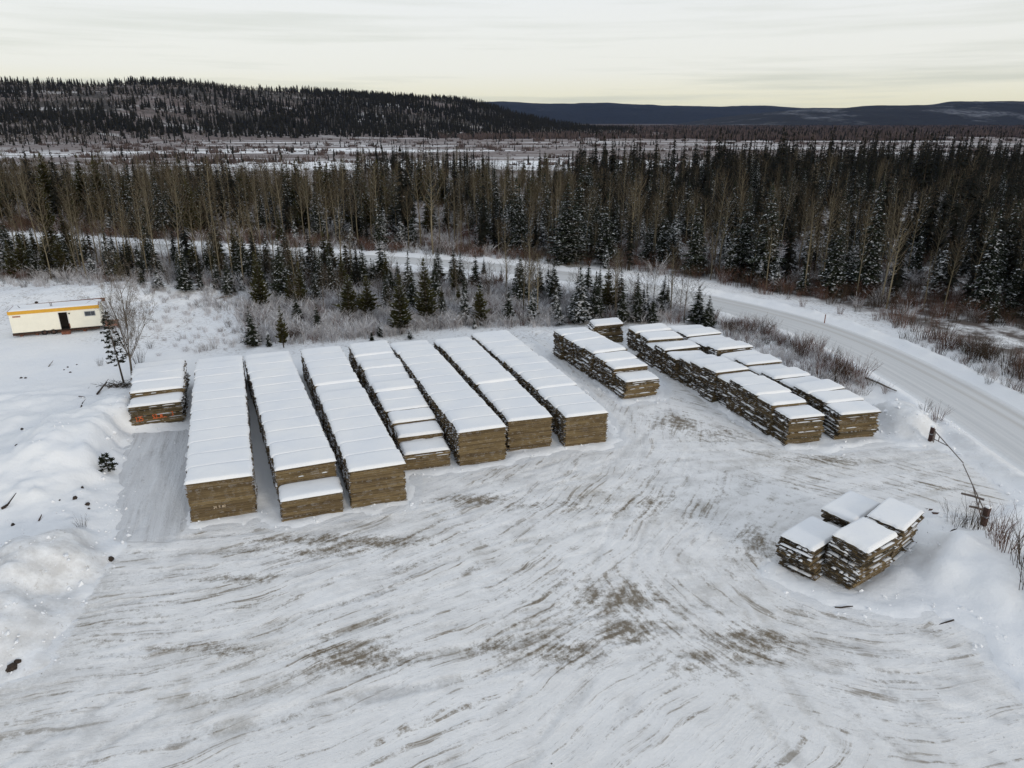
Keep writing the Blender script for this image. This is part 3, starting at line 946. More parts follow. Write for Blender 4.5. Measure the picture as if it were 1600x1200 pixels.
def broad_tree(hh, rr, seed):
    """solitary leafless tree: stem forking into wide, upward branches with fine twigs"""
    global R
    R = random.Random(seed)
    tr, cr = MB(), MB()

    def grow(p, d, L, r, lvl):
        steps = 3
        pts, rad = [p], [r]
        q = p.copy(); dd = d.copy()
        for i in range(steps):
            dd = (dd + Vector((R.uniform(-.16, .16), R.uniform(-.16, .16), R.uniform(-.02, .12)))).normalized()
            q = q + dd * L / steps
            pts.append(q.copy()); rad.append(r * (1 - .28 * (i + 1) / steps) if lvl < 4 else r * (1 - .7 * (i + 1) / steps))
        if lvl < 3: tr.tube(pts, rad, 6 if lvl < 2 else 4, cap=False)
        else:
            for i in range(steps): cr.sliver(pts[i], pts[i + 1], max(.016, 1.4 * rad[i]), tip=.8)
        if lvl >= 5: return
        n = {0: 0, 1: 6, 2: 5, 3: 5, 4: 4}[lvl]
        for k in range(n):
            f = R.uniform(.25, 1) if lvl > 1 else (k + .6) / n
            i = min(int(f * steps), steps - 1); s = pts[i].lerp(pts[i + 1], f * steps - i)
            a = R.uniform(0, 6.28)
            o = d.orthogonal().normalized(); o.rotate(Matrix.Rotation(a, 3, d))
            nd = (d * R.uniform(.6, 1) + o * R.uniform(.5, .85) + Vector((0, 0, .15))).normalized()
            grow(s, nd, L * R.uniform(.45, .68), rad[i] * .5, lvl + 1)
    tr.tube([(0, 0, -.3), (.05, 0, hh * .15), (-.02, .04, hh * .30)], [.21, .17, .145], 8)
    for a, ln, tl in ((0.3, .66, .10), (2.6, .58, .22), (0.05, .50, .62), (3.6, .44, .5), (1.7, .45, .45), (4.8, .45, .45), (5.6, .40, .7)):
        d = Vector((math.cos(a) * tl * 1.25, math.sin(a) * tl * 1.25, 1)).normalized()
        z = hh * (.30 if tl < .3 else R.uniform(.20, .30))
        grow(Vector((0, 0, z)), d, hh * ln, .085 if tl < .3 else .06, 1)
    return tr, cr


def shrub(hh, rr, seed, stems=28, wd=0.02, arch=0.2):
    global R
    R = random.Random(seed)
    cr = MB()
    for k in range(stems):
        a = R.uniform(0, 6.28); o = math.sqrt(R.random()) * rr * .45
        b = Vector((math.cos(a) * o, math.sin(a) * o, -.1))
        tilt = R.uniform(.05, .55); H_ = hh * R.uniform(.5, 1.08)
        m1 = b + Vector((math.cos(a) * tilt * H_ * .35, math.sin(a) * tilt * H_ * .35, H_ * .55))
        e = b + Vector((math.cos(a) * tilt * H_ * (.8 + arch), math.sin(a) * tilt * H_ * (.8 + arch), H_))
        cr.sliver(b, m1, wd * 1.5, tip=.7); cr.sliver(m1, e, wd, tip=.3)
        for q in range(5):
            f = R.uniform(.25, .95); s = b.lerp(m1, min(1, f * 2)) if f < .5 else m1.lerp(e, f * 2 - 1)
            v = Vector((R.uniform(-1, 1) * .5 + math.cos(a) * .3, R.uniform(-1, 1) * .5 + math.sin(a) * .3, R.uniform(.5, 1.1))).normalized() * hh * R.uniform(.12, .3)
            cr.sliver(s, s + v, wd * .6, tip=.3)
    return cr


def far_conifer(hh, rr, seed, n=9):
    r = random.Random(seed)
    cr = MB()
    for k in range(n):
        t = .06 + .94 * k / n
        ra = rr * (1 - t) ** .85 * r.uniform(.7, 1.2) + .12
        z0 = hh * t - hh * .05; z1 = hh * min(1, t + 1.6 / n)
        a0 = r.uniform(0, 6)
        pts = [(math.cos(a0 + 6.283 * j / 6) * ra * r.uniform(.7, 1.25), math.sin(a0 + 6.283 * j / 6) * ra * r.uniform(.7, 1.25), z0 + r.uniform(-.3, .2)) for j in range(6)]
        for j in range(6):
            if r.random() < .85: cr.tri(pts[j], pts[(j + 1) % 6], (0, 0, z1))
    return cr


def far_bush(hh, rr, seed, n=26):
    r = random.Random(seed)
    cr = MB()
    for k in range(n):
        a = r.uniform(0, 6.28); o = r.random() ** .5 * rr
        x, y = math.cos(a) * o, math.sin(a) * o; b = r.uniform(0, 6.28); wd = rr * .16
        h_ = hh * r.uniform(.5, 1) * (1 - .4 * o / rr)
        cr.tri((x - math.cos(b) * wd, y - math.sin(b) * wd, 0), (x + math.cos(b) * wd, y + math.sin(b) * wd, 0), (x * 1.3, y * 1.3, h_))
    return cr


def joined(name, parts):
    """[(MB, material)] -> one mesh with one slot per material (prototypes for the scattered masses)"""
    mb = MB(); mats = []
    for p, m in parts:
        i = len(mb.v); mb.v += p.v; mb.f += [tuple(q + i for q in f) for f in p.f]; mb.m += [len(mats)] * len(p.f); mats.append(m)
    return mb.mesh(name, mats)


KINDS = {}          # kind -> list of (trunk mesh or None, crown mesh, joined mesh, height)


def add_kind(key, tr, cr, mt, mc, hh):
    KINDS.setdefault(key, []).append((tr.mesh('trunk', [mt]) if tr else None, cr.mesh('crown', [mc]),
                                      joined(key, ([(tr, mt)] if tr else []) + [(cr, mc)]), hh))


for i in range(4): add_kind('spruce', *conifer(10, 1.75, 26, 9, seed=100 + i), M_BARK, M_SPRUCE, 10)
for i in range(3): add_kind('snowy_spruce', *conifer(10, 2.0, 24, 9, droop=.42, seed=120 + i), M_BARK, M_SPRUCE_SNOWY, 10)
for i in range(4): add_kind('dark_spruce', *conifer(10, 1.05, 28, 7, droop=.6, base=.14, ragged=.5, gap=.12, seed=140 + i), M_BARK, M_SPRUCE_DARK, 10)
for i in range(4): add_kind('pine', *conifer(10, 1.6, 27, 11, droop=-.15, up=.30, base=.12, gap=.08, ragged=.35, seed=160 + i), M_BARK, M_PINE, 10)
for i in range(6): add_kind('aspen', *aspen(10, 1.15 + .1 * i, 180 + i, nbr=24 + 2 * i, low=.34 + .03 * i), M_ASPEN, M_TWIG, 10)
for i in range(3): add_kind('wide_aspen', *aspen(10, 2.2, 190 + i, nbr=30, low=.22, spread=.35, sub=8), M_TWIG_GREY, M_TWIG, 10)
for i in range(4): add_kind('willow', None, shrub(2, 1.1, 200 + i, 34), None, M_WILLOW, 2)
for i in range(4): add_kind('grey_willow', None, shrub(2, 1.2, 210 + i, 30), None, M_TWIG, 2)
for i in range(4): add_kind('frosted', None, shrub(2, 1.6, 220 + i, 34, wd=.035, arch=.6), None, M_FROST, 2)
for i in range(5): add_kind('far_conifer', None, far_conifer(10, 1.5, 240 + i), None, M_FAR, 10)
for i in range(3): add_kind('far_scrub', None, far_bush(3, 2.2, 250 + i), None, M_FARBROWN, 3)
def far_bare(hh, rr, seed, n=26):
    r = random.Random(seed)
    cr = MB()
    cr.tri((-.16, 0, 0), (.16, 0, 0), (0, 0, hh)); cr.tri((0, -.16, 0), (0, .16, 0), (0, 0, hh))
    for k in range(n):
        t = r.uniform(.3, .95); a = r.uniform(0, 6.28); L = rr * (1.1 - t) * 1.6 * r.uniform(.5, 1)
        z = hh * t
        cr.tri((0, 0, z), (math.cos(a) * L, math.sin(a) * L, z + L * .9), (math.cos(a + .3) * L * .8, math.sin(a + .3) * L * .8, z + L * 1.2))
    return cr


for i in range(3): add_kind('far_bare', None, far_bare(10, 1.3, 270 + i), None, M_FARBARE, 10)
R = random.Random(99)


def plant(kind, x, y, h, name, cat, label, group=None, wide=1.0, variant=None, z=None):
    v = KINDS[kind]
    tr, cr, jn, hh = v[R.randrange(len(v)) if variant is None else variant]
    s = h / hh
    o = empty(name, (x, y, gz(x, y) if z is None else z), R.uniform(0, 6.28)) if tr is not None else link(bpy.data.objects.new(name, cr))
    if tr is None:
        o.location = (x, y, gz(x, y) if z is None else z); o.rotation_euler = (0, 0, R.uniform(0, 6.28))
    o.scale = (s * wide, s * wide, s)
    tag(o, label, cat, group)
    if tr is not None:
        link(bpy.data.objects.new('trunk', tr), o)
        link(bpy.data.objects.new('crown', cr), o)
    return o


def scatter(name, pts, label, cat=None, kinds=()):
    """pts: list of (x, y, z, scale_xy, scale_z, rot, index) -> one object, instanced by geometry nodes"""
    protos = []
    for k in kinds: protos += [q[2] for q in KINDS[k]]
    coll = bpy.data.collections.new(name + '_kinds')
    for i, me in enumerate(protos):
        coll.objects.link(bpy.data.objects.new('%s_kind_%02d' % (name, i), me))
    P = np.array(pts, float)
    me = bpy.data.meshes.new(name)
    me.vertices.add(len(P)); me.vertices.foreach_set('co', P[:, :3].ravel())
    a = me.attributes.new('scl', 'FLOAT_VECTOR', 'POINT'); a.data.foreach_set('vector', np.stack([P[:, 3], P[:, 3], P[:, 4]], -1).astype(np.float32).ravel())
    a = me.attributes.new('rot', 'FLOAT_VECTOR', 'POINT'); a.data.foreach_set('vector', np.stack([0 * P[:, 5], 0 * P[:, 5], P[:, 5]], -1).astype(np.float32).ravel())
    a = me.attributes.new('idx', 'INT', 'POINT'); a.data.foreach_set('value', P[:, 6].astype(np.int32))
    o = link(bpy.data.objects.new(name, me))
    tag(o, label, cat, kind='stuff')
    ng = bpy.data.node_groups.new(name + '_scatter', 'GeometryNodeTree')
    ng.interface.new_socket('Geometry', in_out='INPUT', socket_type='NodeSocketGeometry')
    ng.interface.new_socket('Geometry', in_out='OUTPUT', socket_type='NodeSocketGeometry')
    N = ng.nodes; L = ng.links
    gi = N.new('NodeGroupInput'); go = N.new('NodeGroupOutput')
    ci = N.new('GeometryNodeCollectionInfo'); ci.inputs['Collection'].default_value = coll
    ci.inputs['Separate Children'].default_value = True; ci.inputs['Reset Children'].default_value = True
    ip = N.new('GeometryNodeInstanceOnPoints'); ip.inputs['Pick Instance'].default_value = True

    def attr(nm, ty):
        n = N.new('GeometryNodeInputNamedAttribute'); n.data_type = ty; n.inputs[0].default_value = nm
        return [q for q in n.outputs if q.enabled and q.name == 'Attribute'][0]
    L.new(gi.outputs[0], ip.inputs['Points']); L.new(ci.outputs[0], ip.inputs['Instance'])
    L.new(attr('idx', 'INT'), ip.inputs['Instance Index'])
    L.new(attr('rot', 'FLOAT_VECTOR'), ip.inputs['Rotation']); L.new(attr('scl', 'FLOAT_VECTOR'), ip.inputs['Scale'])
    L.new(ip.outputs[0], go.inputs[0])
    md = o.modifiers.new('scatter', 'NODES'); md.node_group = ng
    return o


# ------------------------------------------------------------------ timber mats and their piles
MAT_L, MAT_D, MAT_T = 3.7, 2.0, 0.178


def mat_mesh(seed, rag, mats):
    r = random.Random(seed)
    mb = MB()
    for z0, z1 in ((0, .056), (.121, .172)):
        nb = 7; wd = MAT_D / nb
        for k in range(nb):
            y0 = -MAT_D / 2 + k * wd + r.uniform(.002, .012); y1 = y0 + wd - r.uniform(.012, .03)
            if k == 0: y0 += r.uniform(0, .02)
            a = -MAT_L / 2 + r.uniform(-rag, rag); b = MAT_L / 2 + r.uniform(-rag, rag)
            mb.box(a, b, y0, y1, z0 + r.uniform(0, .004), z1 - r.uniform(0, .008), 0, 1)
    nb = 9; wd = (MAT_L - .1) / nb
    for k in range(nb):
        x0 = -MAT_L / 2 + .05 + k * wd
        mb.box(x0 + .002, x0 + wd - .002, -MAT_D / 2 + r.uniform(.012, .025), MAT_D / 2 - r.uniform(.012, .025), .0565, .1205, 2, 2)
    return mb.mesh('timber_mat', mats)


MATS_TIDY = [mat_mesh(300 + i, .05, [M_TIMBER, M_TIMBER_END, M_CORE]) for i in range(6)]
MATS_ROUGH = [mat_mesh(320 + i, .12, [M_TIMBER, M_TIMBER_END, M_CORE]) for i in range(6)]
MATS_OLD = [mat_mesh(340 + i, .10, [M_OLD, M_TIMBER_END, M_CORE]) for i in range(5)]


def cap_mesh(seed, L, D, T, jag=.05, front_round=False, drop=.02):
    """blanket of snow: flat top, rolled edges, ragged outline"""
    nx, ny = 30, 16
    xs = np.linspace(-1, 1, nx); ys = np.linspace(-1, 1, ny)
    A, B = np.meshgrid(xs, ys)
    A = np.sign(A) * np.abs(A) ** .7; B = np.sign(B) * np.abs(B) ** .7
    ex = L / 2 + .03 + (fbm(B * 5 + 40 * seed, A * 0 + np.sign(A) * 3.3, 3, seed) - .5) * jag * 2
    ey = D / 2 + (fbm(A * 9 + 9 * seed, np.sign(B) * 5.1 + 0 * A, 3, seed + 1) - .5) * jag * .3
    Xc = A * ex; Yc = B * ey
    eb = 1 - (drop if not front_round else 1.0) * np.abs(B) ** (10 if not front_round else 14)
    if front_round: eb = np.where(B > 0, 1 - .022 * B ** 10, np.clip(eb, 0, 1) ** .5)
    edge = np.clip(1 - np.abs(A) ** 9, 0, 1) ** .5 * eb
    Zc = T * edge + .055 * (fbm(Xc * .8 + seed * 7, Yc * .8, 3, seed + 2) - .5) * edge
    Zc = np.where((np.abs(A) > .999) | (np.abs(B) > .9999), -.015, Zc)
    me = bpy.data.meshes.new('snow_cap')
    v = np.stack([Xc, Yc, Zc], -1).reshape(-1, 3)
    idx = np.arange(nx * ny).reshape(ny, nx)
    q = np.stack([idx[:-1, :-1], idx[:-1, 1:], idx[1:, 1:], idx[1:, :-1]], -1).reshape(-1, 4)
    me.from_pydata(v.tolist(), [], q.tolist())
    me.polygons.foreach_set('use_smooth', [True] * len(q))
    me.materials.append(M_SNOW); me.update()
    return me


CAPS = [cap_mesh(i, MAT_L, 2.05, .20, .075, False, (0, 0, 0, .10, 0, .04, 0, 0)[i]) for i in range(8)]
CAPS_FRONT = [cap_mesh(60 + i, MAT_L, 2.05, .20, .07, True) for i in range(3)]
CAPS_RAG = [cap_mesh(20 + i, MAT_L, 2.06, .19, .11) for i in range(5)]


def lump(mb, x0, x1, y0, y1, z, h):
    """a low pillow of snow lying on a ledge"""
    n = 3
    xs = np.linspace(x0, x1, n + 1)
    i = len(mb.v)
    mb.v += [(x0, y0, z), (x1, y0, z), (x1, y1, z), (x0, y1, z)]
    dx = (x1 - x0) * .22; dy = (y1 - y0) * .22
    mb.v += [(x0 + dx, y0 + dy, z + h), (x1 - dx, y0 + dy, z + h * R.uniform(.7, 1.1)), (x1 - dx, y1 - dy, z + h), (x0 + dx, y1 - dy, z + h * R.uniform(.7, 1.1))]
    for q in ((4, 5, 6, 7), (0, 1, 5, 4), (1, 2, 6, 5), (2, 3, 7, 6), (3, 0, 4, 7)):
        mb.f.append(tuple(i + k for k in q)); mb.m.append(0)


ORD = ['nearest', 'second', 'third', 'fourth', 'fifth', 'sixth', 'seventh', 'eighth', 'ninth', 'tenth', 'eleventh', 'twelfth', 'thirteenth', 'fourteenth', 'fifteenth', 'sixteenth']


def pile(x, y, rz, n, length, messy, label, group, front=False, old=0.0, z=None, snowy=.25, cap=True, lead=False):
    """n mats high, snow cap on top, snow on every ledge"""
    z = gz(x, y) + .02 if z is None else z
    t = empty('mat_pile', (x, y, z), rz)
    tag(t, label, 'mat pile', group)
    if messy > .5: t.rotation_euler = (R.gauss(0, .020) * messy, R.gauss(0, .022) * messy, rz)
    sx = length / MAT_L
    off = []
    dx = dy = 0
    for k in range(n):
        dx = dx * .5 + R.gauss(0, (.022 if not messy else .075 * messy)); dy = dy * .4 + R.gauss(0, (.012 if not messy else .05 * messy))
        off.append((dx, dy, R.gauss(0, .003 if not messy else .014 * messy)))
    for k in range(n):
        pool = MATS_OLD if R.random() < old else (MATS_ROUGH if messy else MATS_TIDY)
        o = bpy.data.objects.new('timber_mat', pool[R.randrange(len(pool))])
        o.location = (off[k][0], off[k][1], k * MAT_T)
        tight = R.random() < .25
        o.rotation_euler = (0, 0, off[k][2] + (math.pi if R.random() < .5 else 0))
        o.scale = (sx * R.uniform(.985, 1.015), 1, .84 if tight else 1.02)
        link(o, t)
    H_ = n * MAT_T
    if cap:
        pool = CAPS_RAG if messy > .3 else (CAPS_FRONT if lead else CAPS)
        c = bpy.data.objects.new('snow_cap', pool[R.randrange(len(pool))])
        c.location = (off[-1][0] * .6, off[-1][1] * .6, H_ - .004)
        c.rotation_euler = (R.gauss(0, .004), R.gauss(0, .005), off[-1][2])
        c.scale = (sx * (1 if R.random() < .5 or lead else -1), 1.02, R.uniform(.94, 1.06) if messy <= .3 else R.uniform(.8, 1.2))
        link(c, t)
    mb = MB()
    half = length / 2
    for k in range(n - 1):
        zt = (k + 1) * MAT_T - .005
        for sgn in (-1, 1):
            ov = sgn * (off[k][0] - off[k + 1][0])
            amount = snowy * (1.0 if sgn > 0 or messy > .3 else .22) + (1.5 if messy > .3 else .6) * max(ov, 0)
            segs = 5
            for q in range(segs):
                if R.random() < amount:
                    y0 = -1.0 + 2.0 * (q + R.uniform(0, .3)) / segs; y1 = y0 + (R.uniform(.12, .4) if R.random() < .6 else R.uniform(.5, 1.3))
                    wd = max(.05, ov + R.uniform(.03, .10))
                    xi = sgn * (half + off[k][0] * sgn - .01)
                    xa, xb = (xi - .12 * sgn, xi + wd * .55 * sgn)
                    lump(mb, min(xa, xb), max(xa, xb), y0, min(y1, 1.0), zt - .02, R.uniform(.03, .085))
        ovy = off[k + 1][1] - off[k][1]
        if front and ovy > .02:
            xa = -half + R.uniform(0, half)
            while xa < half - .2:
                xb = min(half, xa + R.uniform(.3, 1.4))
                if R.random() < .35 + 4 * ovy:
                    lump(mb, xa, xb, -1.0 + off[k][1] - .03, -1.0 + off[k + 1][1] + .02, zt - .01, R.uniform(.03, .06))
                xa = xb + R.uniform(.05, .8)
    if mb.v:
        so = mb.build('ledge_snow', M_SNOW, t, True)
        so['kind'] = 'stuff'
    return t


ROWS = [  # front mid, far mid, front yaw, far yaw, widths, pile heights front->back, messy, description, group, old
    ((-29.29, 54.4), (-33.5, 64.2), 10.5, 12.6, 3.95, 4.3, [12, 15, 15, 15, 14], .8, 'short row beside the tree', 'mat piles in the short left row', .7),
    ((-18.43, 39.9), (-28.1, 64.9), 17.0, 12.5, 3.95, 4.1, [16, 16, 16, 16, 16, 16, 16, 16, 16, 16, 16, 16, 15], 0, 'leftmost long row', 'mat piles in the first long row', 0),
    ((-12.68, 40.0), (-24.0, 66.2), 15.8, 12.0, 3.8, 4.1, [9, 16, 16, 16, 16, 16, 16, 16, 16, 16, 16, 16, 16, 15], 0, 'second long row', 'mat piles in the second long row', 0),
    ((-8.75, 41.6), (-19.0, 67.4), 16.5, 15.0, 3.6, 3.8, [16, 16, 16, 16, 16, 16, 16, 15, 16, 16, 16, 16, 16], 0, 'third long row', 'mat piles in the third long row', 0),
    ((-6.1, 46.8), (-14.8, 69.8), 14.0, 13.0, 3.3, 3.9, [8, 11, 13, 14, 14, 15, 14, 14, 15, 14, 15, 15], .35, 'stepped fourth long row', 'mat piles in the fourth long row', 0),
    ((-2.13, 47.7), (-10.6, 70.0), 16.5, 12.0, 3.6, 3.8, [16, 16, 16, 16, 16, 16, 16, 16, 16, 16, 16, 15], .15, 'fifth long row', 'mat piles in the fifth long row', 0),
    ((1.48, 50.1), (-6.3, 71.3), 10.0, 10.5, 3.45, 3.8, [15, 15, 15, 15, 16, 16, 16, 16, 16, 16, 15], .15, 'sixth long row', 'mat piles in the sixth long row', 0),
    ((5.94, 50.9), (-2.4, 73.7), 9.5, 10.2, 3.5, 4.1, [15, 15, 15, 16, 16, 16, 16, 15, 15, 15, 15, 15], .15, 'row left of the lane', 'mat piles in the seventh long row', 0),
    ((12.16, 61.2), (6.5, 75.0), 17.0, 12.0, 3.4, 3.9, [10, 13, 14, 15, 15, 15, 15], .9, 'shorter lane row', 'mat piles in the shorter row', .25),
    ((23.2, 51.2), (14.7, 76.3), 8.0, 8.0, 3.15, 4.2, [13, 15, 16, 16, 14, 16, 15, 13, 12, 14, 11, 14, 15], 1.0, 'ragged middle row', 'mat piles in the ragged middle row', .35),
    ((28.0, 52.3), (19.4, 77.6), 11.5, 13.0, 3.5, 4.3, [13, 14, 15, 13, 14, 12, 14, 13, 15, 14, 12, 14, 13], 1.0, 'ragged row by the road', 'mat piles in the row nearest the road', .35),
]
FRONT_PILES = {}
for ri, (f0, f1, a0, a1, w0, w1, hs, messy, desc, grp, old) in enumerate(ROWS):
    f0 = np.array(f0); f1 = np.array(f1)
    L_ = np.linalg.norm(f1 - f0); dv = (f1 - f0) / L_
    n = len(hs); pitch = (L_ - 0.0) / n
    for k, h_ in enumerate(hs):
        s = (k + .5) * pitch
        p = f0 + dv * s
        perp = math.degrees(math.atan2(dv[1], dv[0])) - 90
        fr_ = s / L_
        if messy: p = p + np.array([R.gauss(0, .12), R.gauss(0, .05)]) * messy
        lab = 'nearest snow-capped mat pile of the ' + desc if k == 0 else \
              ('farthest snow-capped mat pile of the ' + desc if k == n - 1 else '%s snow-capped mat pile from the yard end of the %s' % (ORD[k], desc))
        o = pile(p[0], p[1], math.radians(.78 * perp + .22 * (a0 + (a1 - a0) * fr_) - (2.0 if k == 0 else .8 if k == 1 else 0) + R.gauss(0, 1.2) * messy), h_, w0 + (w1 - w0) * fr_ + R.gauss(0, .02), messy, lab, grp,
                 front=(k == 0 or hs[k - 1] < h_ or messy > .5), lead=(k == 0 or hs[k - 1] < h_), old=old, snowy=(.22 if not messy else .20), z=0.0)
        sc_y = pitch / 2.05
        for ch in o.children:
            pass
        o.scale = (1, sc_y, 1)
        if k == 0: FRONT_PILES[ri] = (o, w0, h_)

# the lone jumbled pile behind the shorter row
px_, py_ = ground_pt(951, 538)
pile(px_ - .2, py_ + 1.2, math.radians(10), 13, 3.4, 1.3, 'jumbled snow-filled mat pile behind the shorter row, left of the ragged row', 'jumbled mat piles', front=True, old=.3, z=0.0, snowy=.6)
px_, py_ = ground_pt(988, 560)
pile(px_ - .1, py_ + 1.0, math.radians(10), 2, 3.2, 1.3, 'very low snow-covered mat pile between the shorter row and ragged row', 'jumbled mat piles', front=True, old=.5, z=0.0, snowy=.6)

# the four separate piles by the gate
for (cx, cy, rz, nn, ln, lab, s_) in (
        (20.75, 38.15, 39.0, 11, 3.4, 'snow-topped mat pile at the back left of the four by the gate', .5),
        (22.45, 36.75, 40.0, 13, 3.1, 'tall leaning mat pile nearest the gate in the group of four', .5),
        (17.15, 35.05, 40.5, 11, 3.2, 'mat pile at the front left of the four separate piles', .7),
        (19.45, 34.15, 36.0, 14, 3.4, 'frontmost skewed mat pile of the four separate piles', .7)):
    pile(cx, cy, math.radians(rz), nn, ln, 2.1, lab, 'four separate mat piles by the gate', front=True, old=.3, z=0.0, snowy=s_ * .3)


# writing on pile ends ---------------------------------------------------------------
def strokes(name, polylines, wd, mat, parent, ox, oy, oz, sx, sz, label=None):
    """painted marks built as thin strips just proud of the timber face"""
    mb = MB()
    for pl in polylines:
        for (a, b), (c, d2) in zip(pl[:-1], pl[1:]):
            ax_, az, bx, bz = ox + a * sx, oz + b * sz, ox + c * sx, oz + d2 * sz
            L2 = math.hypot(bx - ax_, bz - az) + 1e-6
            nx, nz = -(bz - az) / L2 * wd / 2, (bx - ax_) / L2 * wd / 2
            mb.quad((ax_ - nx, oy, az - nz), (bx - nx, oy, bz - nz), (bx + nx, oy, bz + nz), (ax_ + nx, oy, az + nz))
    o = mb.build(name, mat, parent)
    if label: o['label'] = label
    return o


G1 = [[(0, .8), (.15, 1), (.15, 0)], [(0, 0), (.3, 0)]]
G2 = [[(0, .8), (.15, 1), (.35, .9), (.38, .65), (0, 0), (.42, 0)]]
G5 = [[(.4, 1), (.02, 1), (0, .55), (.3, .6), (.4, .3), (.25, 0), (0, .05)]]
GS = [[(.4, .9), (.2, 1), (0, .8), (.1, .55), (.35, .45), (.4, .2), (.2, 0), (0, .1)]]
G3 = [[(0, .95), (.2, 1), (.38, .8), (.2, .55), (.4, .3), (.25, 0), (0, .08)]]
G4 = [[(.3, 0), (.3, 1), (0, .35), (.42, .35)]]
GN = [[(0, 0), (0, 1), (.35, 0), (.35, 1)]]


def word(glyphs, x, z, s, gap=.5):
    out = []
    for g in glyphs:
        if g is not None:
            out += [[(x + a * s, z + b * s) for a, b in pl] for pl in g]
        x += gap * s
    return out


o, wf, hf = FRONT_PILES[0]
wob_line = [[(1.75 + .08 * i, .88 + .05 * math.sin(i * 1.9)) for i in range(14)]]
strokes('painted_marking', word([G1, G2, G5], .45, .78, .38) + word([GS, G2, None, GN], 1.72, .84, .36, .55) + wob_line + word([G3], 3.15, .92, .36), .05, M_PAINT_O, o, -wf / 2 - .05, -1.16, .12, 1, 1,
        'orange spray-painted numbers')
o, wf, hf = FRONT_PILES[1]
strokes('faded_marking', word([G2, G4, None, G5, None, GN, G2], 1.45, .55, .17, .62), .03, M_PAINT_W, o, -wf / 2, -1.06, .35, 1, 1, 'faded pale numbers')


